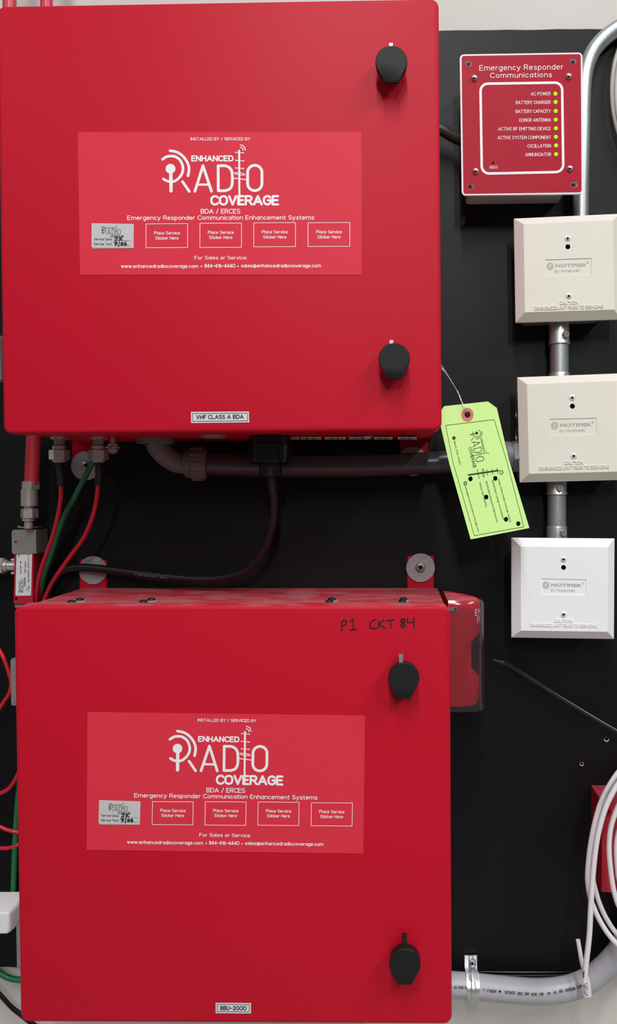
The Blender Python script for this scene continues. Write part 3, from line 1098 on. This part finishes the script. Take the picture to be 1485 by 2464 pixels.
# steel conduit between the boxes
def conduit_run(x, y0, y1, c0, c1, s0, s1, label, guide=False, x_scr=(0, 0)):
    D = .040
    k = K(D)
    r = 23 / k
    t = thing('steel_conduit', P(x, y1, D), label, 'conduit', 'short conduits between cover plates')
    m = M()
    a = P(x, y0, D); b = P(x, y1, D)
    tube(m, [a, a.lerp(b, .5), b], r * .97, 32)
    p = build(m, 'pipe', GALV, t)
    if guide:
        m = M()
        text(m, 'GUIDE', (x + 8, 1262), (x + 8, 1196), 8.5, D + r * .93, 0, 0, .0008)
        tag(build(m, 'stamped_lettering', GALV, p, smooth=False), 'stamped lettering')
    for (ya, yb), scy, sx in ((c0, s0, x_scr[0]), (c1, s1, x_scr[1])):
        if ya is None: continue
        m = M()
        o = P(x, ya, D); h = (yb - ya) / k
        lathe(m, o, (0, 0, -1), [(r * 1.02, 0), (r * 1.06, h * .08), (r * 1.05, h * .9), (r * 1.12, h * .95), (r * 1.12, h), (r * .98, h)], 36)
        f = build(m, 'connector', ZINC, t)
        if scy:
            m = M()
            px = x + sx
            dx = sx / 23.0
            n = Vector((dx * .9, -math.sqrt(max(0, 1 - dx * dx * .8)), 0)).normalized()
            o = P(x, scy, D) + n * (r * .98)
            lathe(m, o, n, [(.0038, 0), (.0038, .0035), (.0034, .0042), (.0012, .0042), (.001, .0034)], 20)
            build(m, 'screw', STEEL, f)


conduit_run(1346, 755, 930, (772, 829), (898, 930), 809, None, 'short galvanised steel conduit between topmost and middle ivory cover plates', x_scr=(10, 0))
conduit_run(1340, 1140, 1310, (1140, 1190), (1266, 1310), 1174, 1281, 'short galvanised steel conduit between middle ivory and bottom white cover plates', True, x_scr=(2, 10))
m = M()
tube(m, [P(*p) for p in smooth([(1397.5, 545, .032), (1398.5, 450, .032), (1401, 340, .032), (1403.5, 225, .032), (1410, 168, .032), (1427, 125, .032), (1454, 93, .032), (1487, 68, .032), (1530, 46, .032), (1600, 22, .032), (1800, -18, .032), (2100, -75, .032), (2500, -150, .032)], 8)], .0091, 28)
tag(build(m, 'bent_conduit', GALV), 'long galvanised conduit bending to upper right behind the red status panel', 'conduit')

# pale cables cut by the right edge near the top
for pts, r, lab in (([(1590, 20, .03), (1540, 45, .03), (1505, 90, .03), (1484, 140, .03), (1475.5, 190, .03), (1475, 235, .03), (1480, 280, .03), (1496, 335, .03), (1530, 390, .03), (1590, 420, .03)], .0033, 'left strand of the pale grey cable loop at upper right'),
                    ([(1595, 30, .034), (1548, 55, .034), (1514, 95, .034), (1494, 140, .034), (1485, 190, .034), (1484, 235, .034), (1489, 280, .034), (1504, 335, .034), (1535, 380, .034), (1590, 408, .034)], .0033, 'right strand of the pale grey cable loop at upper right')):
    m = M(); cable(m, pts, r)
    tag(build(m, 'grey_cable', GINS), lab, 'cable', 'pale grey cable loops')

# ------------------------------------------------------------------ red pipes above the upper cabinet
for x, r, lab in ((23, .0070, 'left red pipe rising from top of the upper cabinet'), (112, .0064, 'right red pipe rising from top of the upper cabinet')):
    m = M()
    b = P(x, 15, .1); b.z = P(0, 5, DU).z - .001 - 0.004
    tube(m, [b, b + Vector((0, 0, .5)), b + Vector((0, 0, 1.1))], r, 24)
    tag(build(m, 'red_pipe', REDC), lab, 'pipe', 'red pipes above the cabinet')

# ------------------------------------------------------------------ grey flexible conduit under the upper cabinet
t = thing('flexible_conduit', P(640, 1121, .05), 'shaded grey flexible conduit running right from elbow under the upper red cabinet', 'conduit')
m = M()
pl = smooth([(470, 1115, .058), (520, 1117, .055), (650, 1121, .05), (800, 1121.5, .048), (950, 1118, .046), (1075, 1111, .045), (1160, 1102, .045), (1232, 1097, .045)], 40)
rs = [.0126 * (1 + .006 * math.sin(i * 2.2)) for i in range(len(pl))]
tube(m, [P(*p) for p in pl], rs, 24)
build(m, 'hose', GREYH_SHADE, t)
m = M()
o = under(375, .075); kk = K(.075)
lathe(m, o, (0, 0, -1), hexp(.0205, 0, .0065, .001), 8, rot=.4)
ez = o.z - .006
el = smooth([(375, CY - (ez - Z0) * kk - 4, .075), (381, 1076, .074), (398, 1096, .070), (424, 1112, .064), (450, 1116, .060)], 8)
tube(m, [P(*p) for p in el], [.0118 - .0 * i for i in range(len(el))], 28)
tube(m, [P(448, 1115.5, .060), P(452, 1115.5, .060), P(464, 1115, .059)], [.0155, .0165, .0165], 30)
build(m, 'elbow_fitting', GREYP, t)
m = M()
a = P(462, 1115, .059); d = (P(500, 1116, .057) - a).normalized()
lathe(m, a, d, [(.0178, 0), (.0188, .001), (.0188, .013), (.0165, .0165), (.0135, .0168)], 36)
for i in range(12):
    tt = 2 * math.pi * i / 12
    v = Vector((0, math.cos(tt), math.sin(tt)))
    tube(m, [a + d * .001 + v * .0188, a + d * .013 + v * .0188], .0009, 8)
build(m, 'compression_nut', GREYP, t)
m = M()
a = P(1214, 1098, .045)
lathe(m, a, (1, 0, 0), [(.0165, 0), (.0172, .001), (.0172, .006), (.0158, .0065), (.0158, .0085)], 30)
lathe(m, a, (1, 0, 0), hexp(.0185, .0085, .0165, .001), 6, rot=.2)
tag(build(m, 'straight_fitting', GREYP, t), 'grey threaded fitting')

# ------------------------------------------------------------------ black power cord
t = thing('power_cord', P(653, 1060, .1), 'black power cord hanging from the big black gland and curving left above the lower cabinet', 'cord')
m = M()
o = under(651, .105)
lathe(m, o, (0, 0, -1), [(.0222, 0), (.0222, .0055), (.0205, .006), (.0205, .008), (.0222, .009), (.0222, .024), (.021, .0285), (.017, .0305), (.0125, .031)], 40)
for i in range(10):
    tt = 2 * math.pi * i / 10 + .2
    v = Vector((math.cos(tt), math.sin(tt), 0))
    tube(m, [o + Vector((0, 0, -.01)) + v * .0215, o + Vector((0, 0, -.0245)) + v * .0215], .0016, 8)
build(m, 'cable_gland', BLKG, t)
m = M()
lathe(m, o, (0, 0, -1), [(.0122, .030), (.0122, .042), (.011, .0432), (.0055, .0432)], 30)
build(m, 'strain_relief', BLKR, t)
m = M()
cable(m, [(653, 1135, .105), (655, 1165, .103), (660, 1205, .095), (656, 1260, .085), (637, 1318, .075), (598, 1368, .065), (545, 1389, .058), (480, 1394, .052), (390, 1387, .045), (300, 1376, .037), (235, 1368, .033), (185, 1366, .030), (150, 1374, .028), (130, 1394, .027), (118, 1420, .026), (110, 1460, .025), (104, 1540, .025)], .0047)
cd = build(m, 'cord', BLKR, t)
m = M()
thin(m, '477LB 2464 80C 300V VW-1', (322, 1384), (424, 1395), 4.5, .0508)
tag(build(m, 'printed_lettering', GREYP, cd, smooth=False), 'faint grey print')

# ------------------------------------------------------------------ thin red coax cables with plugs
def coax(cx, path, lab):
    D = .115
    o = under(cx, D); o.z -= .0108
    t = thing('coax_cable', o, lab, 'cable', 'red coax cables under the upper cabinet')
    m = M()
    lathe(m, o, (0, 0, -1), [(.0062, 0), (.0071, .0004), (.0071, .0038), (.0066, .0042)], 28)
    lathe(m, o, (0, 0, -1), hexp(.0104, .0042, .0152, .0012), 6, rot=.18)
    lathe(m, o, (0, 0, -1), [(.0072, .0152), (.0072, .0165), (.006, .0166), (.006, .0178), (.004, .018)], 28)
    build(m, 'plug', NICKEL, t)
    m = M()
    x0, y0 = path[0]
    xs = cx
    cable(m, [(cx - 1, 1110, D), (cx, 1125, D), ((cx + x0) / 2 + 1, 1145, .113), (x0, y0 + 1, .111)], [.0036, .0038] + [.0036] * 30 if False else .0037)
    tag(build(m, 'heat_shrink', BLKR, t), 'black heat shrink sleeve')
    m = M()
    n = len(path)
    cable(m, [(x, y, .111 - .075 * (i / (n - 1)) ** .8) for i, (x, y) in enumerate(path)], .0023)
    build(m, 'jacket', RINS, t)


coax(143, [(147, 1167), (146, 1201), (138, 1247), (126, 1292), (113, 1330), (99, 1371), (90, 1409), (86, 1446), (84, 1500)], 'left thin red coax cable with plug under the upper cabinet')
coax(237, [(236, 1166), (232, 1205), (219, 1254), (200, 1296), (170, 1337), (143, 1375), (124, 1405), (107, 1441), (90, 1490)], 'right thin red coax cable with plug under the upper cabinet')
m = M()
cable(m, [(232, 1085, .09), (222, 1113, .085), (204, 1149, .08), (181, 1194, .07), (157, 1239, .06), (139, 1284, .05), (124, 1332, .042), (108, 1379, .035), (100, 1412, .03), (95, 1450, .028), (85, 1530, .026), (66, 1700, .026), (50, 1850, .026), (40, 1960, .028), (35, 2060, .032), (31, 2170, .04), (30, 2185, .042)], .0031)
tag(build(m, 'ground_wire', GRN), 'thick green ground wire passing behind the lower red cabinet into the white housing', 'wire')

# ------------------------------------------------------------------ thick red feeder and tapper box
t = thing('feeder_cable', P(78, 1160, .055), 'thick red feeder cable at left with a chain of silver connectors above the tapper', 'cable')
m = M()
a = under(98, .06); 
cable(m, [(85, 1030, .06), (81, 1060, .06), (79, 1100, .06), (76, 1165, .06)], .0079, n=24)
build(m, 'jacket', mat('red_feeder_jacket', lin(186, 42, 56), .45), t)
m = M()
D = .06; k = K(D)
def seg(px, y0, y1, r, n=28, rot=0.0):
    o = P(px, y0, D); h = (y1 - y0) / k
    if n == 6: lathe(m, o, (0, 0, -1), hexp(r / k, 0, h, .0008), 6, rot=rot)
    else: lathe(m, o, (0, 0, -1), [(r / k - .0005, 0), (r / k, .0005), (r / k, h - .0005), (r / k - .0005, h)], n)
seg(73, 1158, 1178, 21.5, 6, .5)
seg(71, 1178, 1218, 19.5)
seg(70, 1217, 1224, 12)
build(m, 'connector', NICKEL, t)
m = M()
seg(77, 1204, 1218, 13, 6, .2)
seg(71, 1224, 1247, 20, 6, .3)
seg(69, 1247, 1254, 14.5)
seg(69, 1254, 1272, 10)
build(m, 'adapter', NICKEL, t)

t = thing('signal_tapper', P(57, 1455, .03), 'slim red tapper box with a white label and steel clamp at left edge', 'tapper')
m = M()
Dt = .053
rprism(m, [(35, 1276), (82, 1276), (79, 1454), (32.5, 1454)], Dt, [(0, .024), (0, Dt - .0005), (1, Dt)], 0)
bd = build(m, 'body', REDBOX, t)
m = M()
holed(m, outline([(28, 1275), (86, 1274), (87, 1332), (29, 1333.5)], 6), [circ(38, 1304.5, 3.4, n=16)], Dt + .0015, Dt + .0015, Dt + .0002)
q = [(77, 1275), (86.5, 1275), (87.5, 1332), (78, 1332)]
rprism(m, q, Dt + .0015, [(0, .024), (0, Dt + .0013)], 0)
rprism(m, [(42, 1268.5), (84, 1268.5), (84, 1271), (42, 1271)], Dt, [(0, .03), (0, Dt - .004)], 0)
for x in (46, 80):
    lathe(m, P(x, 1269, Dt - .006), (0, 0, 1), [(3.8 / K(Dt), 0), (3.8 / K(Dt), .0018)], 14)
tag(build(m, 'clamp_bracket', STEEL, t), 'brushed steel clamp')
m = M()
lq = [(39.7, 1326), (77.5, 1326), (75, 1433.5), (37, 1433.5)]
flat(m, outline(lq, 4), Dt + .0004, 0)
D = Dt + .0008
z = lambda x, y: (x / 7.246, 1130 + y / 7.246)
lgf = lambda x, y: z(305 + (y - 35) * .205, 2150 - (x - 85) * .205)
logo(m, lgf, .205 / 7.246 * .75, D, 1)
for s, x, y0, y1, cap in (('TAP PORT', 376, 1818, 1660, 24), ('7dB Tapper', 452, 1810, 1600, 26), ('138-960MHz, 200W, N-F, IP', 506, 1968, 1478, 24), ('IN', 478, 2098, 2065, 22), ('844', 338, 1518, 1430, 26)):
    thin(m, s, z(x, y0), z(x, y1), cap / 7.246, D, 1)
for x, y0, y1 in ((360, 1640, 1600), (502, 2128, 2035)):
    stroke(m, [z(x, y0), z(x, y1)], .6, D, 1, n=4)
    flat(m, [z(x - 14, y1 + 22), z(x + 14, y1 + 22), z(x, y1 - 14)], D, 1)
tag(build(m, 'label', [PAPER, KPRINT], t, smooth=False), 'white printed label')
m = M()
flat(m, circ(38.6, 1440, 3, n=16), Dt + .0003)
build(m, 'screw_hole', HOLE, t, smooth=False)
m = M()
rprism(m, [(36, 1455), (60, 1455), (60, 1462), (36, 1462)], .05, [(0, .03), (0, .05)], 0)
lathe(m, P(40, 1459, .05), TOCAM, [(2.6 / K(.05), 0), (2 / K(.05), .002)], 12)
build(m, 'end_plate', NICKEL, t)
m = M()
D = .040; k = K(D)
def hs(x0, x1, y, r, n=28, rot=0.0):
    o = P(x1, y, D); h = (x1 - x0) / k
    if n == 6: lathe(m, o, (-1, 0, 0), hexp(r / k, 0, h, .0012), 6, rot=rot)
    else: lathe(m, o, (-1, 0, 0), [(r / k - .0004, 0), (r / k, .0004), (r / k, h - .0004), (r / k - .0004, h)], n)
hs(19, 40, 1362, 11.5)
hs(11, 20, 1362, 14.5)
hs(-22, 13, 1362, 20.5, 6, .25)
for y in (1347, 1379):
    hs(27, 38, y, 3.4, 14)
build(m, 'tap_connector', NICKEL, t)

# ------------------------------------------------------------------ cables at the left edge
for pts, lab in (([(-330, 1440, .03), (-180, 1440, .035), (-90, 1462, .04), (-40, 1512, .04), (-15, 1543, .04), (0, 1567, .04), (11, 1589, .04), (22, 1620, .04), (27, 1645, .04), (22, 1669, .04), (11, 1686, .04), (0, 1703, .04), (-20, 1728, .04), (-60, 1765, .04), (-180, 1820, .03), (-330, 1850, .03)], 'red cable loop bulging behind the upper hinge of the lower cabinet'),
                 ([(-330, 1880, .03), (-180, 1928, .03), (-70, 1936, .04), (-15, 1918, .04), (0, 1909, .04), (15, 1902, .04), (28, 1889, .04), (40, 1869, .04), (52, 1840, .04), (60, 1810, .035)], 'red cable curving down to left at mid height of the lower cabinet'),
                 ([(-330, 1960, .03), (-180, 1945, .03), (-70, 1965, .032), (-15, 1983, .032), (0, 1989.5, .032), (15, 1996, .032), (33, 2001, .032), (50, 2003, .030), (70, 2001, .028)], 'upper red cable reaching behind green ground wire at left edge'),
                 ([(-330, 2000, .03), (-180, 2022, .03), (-70, 2036, .032), (-15, 2040, .032), (0, 2041, .032), (17, 2041, .032), (33, 2037, .032), (50, 2030, .030), (70, 2020, .028)], 'lower red cable reaching behind green ground wire at left edge')):
    m = M(); cable(m, pts, .0023)
    tag(build(m, 'red_cable', RINS), lab, 'cable', 'red cables at the left edge')
# white plastic housing
t = thing('plastic_housing', P(0, 2250, .05), 'white plastic plug housing at left edge with green wire entering its top', 'housing')
m = M()
q = [(-70, 2194), (25, 2194), (23, 2250), (-70, 2250)]
rprism(m, q, .085, [(-4, .045), (-4, .052), (0, .080), (2, .0838), (5, .085)], 9)
build(m, 'shell', WHITEP, t)
m = M()
for ya, yb in ((2196, 2188), (2220, 2210)):
    x = P(28.5, 0, .07).x
    a = P(0, ya, .078).z; b = P(0, yb, .062).z
    xa = P(25.8, 0, .0785).x + .0009
    m.add([(xa, -.079, a), (xa + .0003, -.0625, a + .0035), (xa + .0003, -.0625, a + .0055), (xa, -.079, a + .001)], [[0, 1, 2, 3]])
build(m, 'slot', HOLE, t, smooth=False)
m = M()
stroke(m, circ(-4, 2219, 10, n=24), 1.2, .0853, 0, True)
text(m, 'CE', (-11, 2223), (3, 2223), 7, .0853)
tag(build(m, 'embossed_mark', WHITEP, t, smooth=False), 'embossed round mark')
m = M(); cable(m, [(-330, 2180, .022), (-180, 2215, .022), (-80, 2285, .022), (-25, 2322, .02), (0, 2341, .02), (11, 2348, .02), (24, 2354, .02), (48, 2358, .02), (80, 2358, .02), (120, 2352, .02)], .0034)
tag(build(m, 'green_wire', GRN), 'green wire sagging below the white housing at lower left', 'wire')
for dy, lab in ((0, 'upper of two black wires crossing the white wall at lower left'), (9, 'lower of two black wires crossing the white wall at lower left')):
    m = M(); cable(m, [(-330, 2335 + dy, .024), (-160, 2322 + dy, .024), (-80, 2326 + dy, .024), (-35, 2354 + dy, .024), (0, 2389 + dy, .024), (11, 2401 + dy, .024), (30, 2421 + dy, .022), (52, 2438 + dy, .02), (78, 2459 + dy, .016), (120, 2490 + dy, .01), (200, 2560 + dy, .005), (260, 2700 + dy, .005)], .0014, n=8)
    tag(build(m, 'black_wire', BLKR), lab, 'wire', 'black wires at lower left')

# ------------------------------------------------------------------ lime tag
def limetag():
    D0 = .108
    z = lambda x, y: (1060 + x / 6.457, 960 + y / 6.457)
    k = 1 / 6.457
    t = thing('hang_tag', P(1125, 995, D0), 'lime green paper tag hanging by wire from right side of the upper red cabinet', 'tag')
    out = [z(*p) for p in ((60, 112), (738, 38), (877, 140), (1062, 935), (1382, 2005), (470, 2182), (140, 1010), (-40, 235))]
    hp = [(467, 1242), (853, 1234), (712, 1525), (1020, 1870), (1210, 1937)]
    holes = [circ(*z(x, y), 34 * k, 38 * k, 20) for x, y in hp] + [circ(*z(421, 242), 46 * k, 50 * k, 24)]
    m = M()
    holed(m, out, holes, D0, D0, D0 - .0003)
    pp = build(m, 'paper', LIME, t, smooth=False)
    m = M()
    D = D0 + .0002
    holed(m, circ(*z(420, 245), 95 * k, 107 * k, 32), [circ(*z(421, 242), 46 * k, 50 * k, 24)], D0, D, None)
    tag(build(m, 'eyelet_ring', PINK, pp, smooth=False), 'pink reinforcement ring')
    m = M()
    stroke(m, [z(82, 410), z(836, 320), z(1030, 960), z(1296, 1985), z(528, 2122), z(200, 1000)], 1.0, D, 0, True, n=4)
    rd = Vector((.235, .972)); dd = Vector((-.972, .235))
    def lf(x, y):
        p = Vector((672, 420)) + rd * x * .43 + dd * y * .43
        return z(p.x, p.y)
    logo(m, lf, .43 * k * .62, D)
    flat(m, circ(*z(210, 606), 27 * k, n=20), D)
    def T(s, a, b, cap, bold=0.0): thin(m, s, z(*a), z(*b), cap * k, D, 0)
    T('(844) 416-4440', (203, 652), (298, 1024), 27, .01)
    T('sales@enhancedradiocoverage.com', (378, 1352), (584, 2068), 25)
    T('Public Safety Radio Coverage Testing', (893, 1252), (1080, 1912), 25)
    T('ERCES/BDA Design & Installation', (797, 1265), (970, 1875), 25)
    T('ERCES/BDA Required Maintenance', (700, 1280), (873, 1915), 25)
    T('Cellular DAS Systems', (602, 1295), (705, 1680), 25)
    stroke(m, circ(*z(387, 1310), 20 * k, 24 * k, 20), 2, D, 0, True, n=6)
    S = lambda pts, w: stroke(m, [z(*p) for p in pts], w * k, D, 0, n=6)
    S([(435, 1180), (903, 1110)], 22)
    S([(575, 1092), (602, 1236)], 8); S([(720, 1095), (737, 1185)], 8); S([(797, 1085), (817, 1172)], 8); S([(875, 1072), (898, 1160)], 8)
    lp = [(667 + 15 * math.cos(a) + 6 * math.sin(a), 1150 + 62 * math.sin(a)) for a in [i * math.pi / 10 for i in range(20)]]
    stroke(m, [z(*p) for p in lp], 8 * k, D, 0, True, n=6)
    S(smooth([(925, 1110), (942, 1140), (922, 1165)], 4), 10); S(smooth([(955, 1105), (975, 1145), (945, 1180)], 4), 10)
    tag(build(m, 'printed_lettering', INK, pp, smooth=False), 'dark green print')
    m = M()
    cable(m, [(1046, 860, .10), (1056, 871, .10), (1066, 884, .102), (1084, 914, .106), (1102, 944, .109), (1111, 966, .111), (1118, 980, .112), (1124, 992, .110), (1126, 996, .106)], .00045, n=8)
    cable(m, [(1046, 864, .10), (1058, 879, .10), (1072, 898, .101), (1090, 924, .107), (1102, 945, .111), (1108, 962, .108), (1115, 976, .107), (1122, 986, .106), (1125, 994, .104)], .00045, n=8)
    tag(build(m, 'wire', NICKEL, t), 'thin twisted wire')


limetag()

# ------------------------------------------------------------------ red box at right edge
t = thing('red_box', P(1570, 2147, BD), 'small red metal box at the right edge behind the white cables', 'box')
Dr = .064
m = M()
rq = [(1447, 1926), (1720, 1926), (1720, 2147), (1448, 2147)]
rprism(m, rq, Dr, [(0, BD), (0, Dr - .002)], 0)
build(m, 'body', REDBOX_D, t)
m = M()
rprism(m, rq, Dr, [(0, Dr - .0018), (0, Dr), (1, Dr + .0005)], 5)
build(m, 'front_plate', REDBOX, t)
m = M()
screw(m, 1468, 1953, Dr + .0005, 6, .004, 0, 1, 30)
build(m, 'screw', [REDBOX, HOLE], t)

# ------------------------------------------------------------------ white cables at right
DW = .10
def wc(pts, r, lab, Ds=None):
    m = M()
    n = len(pts)
    cable(m, [(x, y, (Ds if Ds else DW)) for x, y in pts], r / K(Ds or DW), n=16)
    return tag(build(m, 'white_cable', WINS), lab, 'cable', 'white cables at right')


wc([(1590, 1765), (1530, 1805), (1502, 1841), (1485, 1862), (1472.6, 1880), (1458, 1905), (1444, 1936), (1435, 1966), (1427.5, 1997), (1421, 2033), (1416.5, 2070), (1414, 2105), (1415, 2130), (1420, 2158), (1430, 2186), (1443, 2214), (1463, 2246), (1490, 2276), (1545, 2320), (1620, 2325), (1690, 2250), (1715, 2070), (1695, 1880), (1650, 1790), (1590, 1765)], 6.2,
   'outermost white cable loop, farthest left of the coil in front of the small red box', .095)
t2 = thing('white_cable', P(1410, 2394, .115), 'hanging white cable with marker scribbles on its loose end at lower right', 'cable', 'white cables at right')
m = M()
cable(m, [(1700, 1960, .112), (1690, 1870, .112), (1640, 1805, .112), (1585, 1797, .112), (1535, 1835, .112), (1505, 1866, .112), (1485, 1890, .112), (1474, 1908, .112), (1459, 1939, .112), (1448, 1972, .112), (1439, 2009, .112), (1433, 2045, .112), (1429.5, 2076, .112), (1426.5, 2110, .112), (1423.5, 2153, .112), (1421, 2197, .112), (1419, 2240, .112), (1415.5, 2277, .112), (1411, 2314, .112), (1408.5, 2343, .112), (1408, 2365, .112), (1410, 2396, .112)], 6.8 / K(.112), n=16)
build(m, 'jacket', WINS, t2)
m = M()
D = .112 + 6.9 / K(.112)
zz2 = lambda x, y: (1360 + x / 6.848, 2080 + y / 6.848)
flat(m, [zz2(*p) for p in ((292, 1785), (318, 1745), (328, 1800), (362, 1810), (362, 1880), (345, 1895), (300, 1870))], D - .0006, 0)
for pl in ([(365, 1960), (320, 1980), (310, 2010), (360, 2000)], [(310, 2040), (350, 2020), (365, 2050), (325, 2060)], [(360, 2080), (318, 2095), (330, 2125), (365, 2110)], [(330, 2140), (372, 2155), (340, 2170)]):
    stroke(m, [zz2(*p) for p in smooth(pl, 4)], 1.3, D, 1)
tag(build(m, 'marker_scribble', [PURP, KPRINT], t2, smooth=False), 'dark marker scribbles')
wc([(1590, 1835), (1540, 1868), (1508, 1908), (1490, 1935), (1477, 1967), (1470, 1992), (1466.5, 2021), (1466, 2051), (1469, 2088), (1473, 2120), (1479, 2150), (1492, 2185), (1530, 2240), (1600, 2260), (1670, 2190), (1690, 2040), (1665, 1890), (1625, 1842), (1590, 1835)], 6.3,
   'white cable loop crossing the middle of the small red box', .100)
wc([(1590, 1880), (1545, 1915), (1510, 1957), (1493, 1990), (1485, 2020), (1483.5, 2051), (1486, 2090), (1493, 2125), (1530, 2190), (1590, 2205), (1645, 2150), (1660, 2030), (1640, 1920), (1590, 1880)], 6.3,
   'white cable loop cut by the right edge of the photo over the small red box', .090)
wc([(1590, 1790), (1535, 1822), (1505, 1857), (1476, 1898), (1458, 1932), (1446, 1968), (1437, 2007), (1431, 2045), (1427, 2080), (1427.5, 2115), (1434, 2145), (1444, 2177), (1461, 2213), (1488, 2250), (1545, 2295), (1620, 2295), (1680, 2220), (1700, 2060), (1680, 1890), (1640, 1810), (1590, 1790)], 6.0,
   'inner white cable sweeping down right below the small red box', .083)
wc([(1391, 2262), (1395, 2285), (1401, 2318), (1408, 2342), (1415, 2362), (1418, 2385), (1418.5, 2396)], 5.3,
   'short white cable stub leaning left above the grey hose', .095)

# ------------------------------------------------------------------ grey liquid-tight hose at the bottom right
t = thing('grey_hose', P(1250, 2400, .045), 'thick light grey hose with black print curving up at lower right', 'hose')
Dh = .040
m = M()
pl = smooth([(1000, 2360, Dh), (1060, 2366, Dh), (1090, 2369, Dh), (1150, 2374, Dh), (1232, 2382, Dh), (1303, 2386, Dh), (1368, 2378, Dh), (1418, 2358, Dh), (1455, 2329, Dh), (1490, 2290, Dh), (1512, 2250, Dh), (1530, 2200, Dh)], 26)
tube(m, [P(*p) for p in pl], [.0136 * (1 + .008 * math.sin(i * 2.1)) for i in range(len(pl))], 32)
hz = build(m, 'jacket', GREYH, t)
m = M()
D = Dh + .0136 * 1.01 + .0003
c3 = lambda x, y: (1060 + x / 3.494, 2140 + y / 3.494)
for s, a, b in (('-12 1/NC B', (104, 837), (222, 837)), ('F79309', (393, 866), (470, 870)), ('1270425', (540, 877), (628, 882)), ('30LC', (646, 887), (694, 890)), ('GRY', (710, 891), (750, 893)), ('6L9C', (766, 894), (815, 894)), ('VW', (832, 893), (868, 892)), ('PP', (903, 889), (928, 888)), ('1/4', (952, 880), (980, 877)), ('RES', (1002, 869), (1036, 863)), ('OUTDOOR', (1052, 861), (1138, 845)), ('SUN', (1156, 838), (1196, 818))):
    thin(m, s, c3(*a), c3(*b), 7.2, D, 0, 1.0)
stroke(m, circ(*c3(366, 845), 2.8, n=16), .7, D, 0, True, n=4)
flat(m, circ(*c3(500, 858), 2.8, n=14), D)
tag(build(m, 'printed_lettering', KPRINT, hz, smooth=False), 'black print')
# strap
t = thing('pipe_strap', P(1137, 2400, .03), 'zinc pipe strap holding light grey hose against the black board', 'strap')
m = M()
kk = K(Dh)
prof = [(2299, BD + .0035), (2310, BD + .0035), (2327, BD + .0036), (2332, BD + .008), (2338, BD + .017), (2342, BD + .0245)]
cy0 = 2373.0
for i in range(12):
    R = .0136 + .0012
    yv = P(0, cy0, Dh).z
    D = Dh + R * math.sin(math.radians(35 + i * 12.5))
    zoff = R * math.cos(math.radians(35 + i * 12.5))
    prof.append(('z', yv + zoff, D))
def strap_pt(x, pr, lift=0.0):
    if pr[0] == 'z':
        X = (x - CX) / K(pr[2] if pr[2] < .06 else .06)
        X = (x - CX) / K(Dh)
        return Vector((X, -(pr[2] + lift), pr[1]))
    a = P(x, pr[0], pr[1]); a.x = (x - CX) / K(Dh); a.y -= lift
    return a
rings = []
for pr in prof:
    w = [1121.5, 1131, 1133.5, 1140, 1142.5, 1152]
    lf_ = [0, 0, .0012, .0012, 0, 0]
    rings.append([strap_pt(x, pr, l) for x, l in zip(w, lf_)] + [strap_pt(x, pr, -.0012) for x in w[::-1]])
loft(m, rings, 0)
build(m, 'band', ZINC, t, ang=30)
m = M()
screw(m, 1137, 2319, BD + .0048, 9, .004, 0, 1, 10)
build(m, 'screw', [ZINC, HOLE], t)
m = M()
cable(m, [(1000, 2338, .010), (1088, 2343, .010), (1150, 2345, .010), (1250, 2347, .010), (1350, 2346, .010), (1420, 2343, .010), (1500, 2338, .010)], .0028)  # thin round black strip under the board's lower edge
tag(build(m, 'edge_strip', BLKG), 'round black strip along the bottom edge of the black board above the light grey hose', 'cable')

# ------------------------------------------------------------------ cable tie
m = M()
pts = smooth([(1186, 1588, .040), (1200, 1592, .040), (1215, 1596, .039), (1228, 1601, .037), (1238, 1608, .035), (1260, 1622, .033), (1330, 1667, .032), (1400, 1710, .035), (1485, 1760, .042), (1560, 1803, .05)], 6)
N = len(pts)
tube(m, [P(*p) for p in pts], [.0006 + .0014 * min(1, i / 10) for i in range(N)], 10, flatten=(.5, 1.0))
tag(build(m, 'cable_tie', TIE), 'black nylon cable tie tail sticking out diagonally below the white cover plate', 'cable tie')
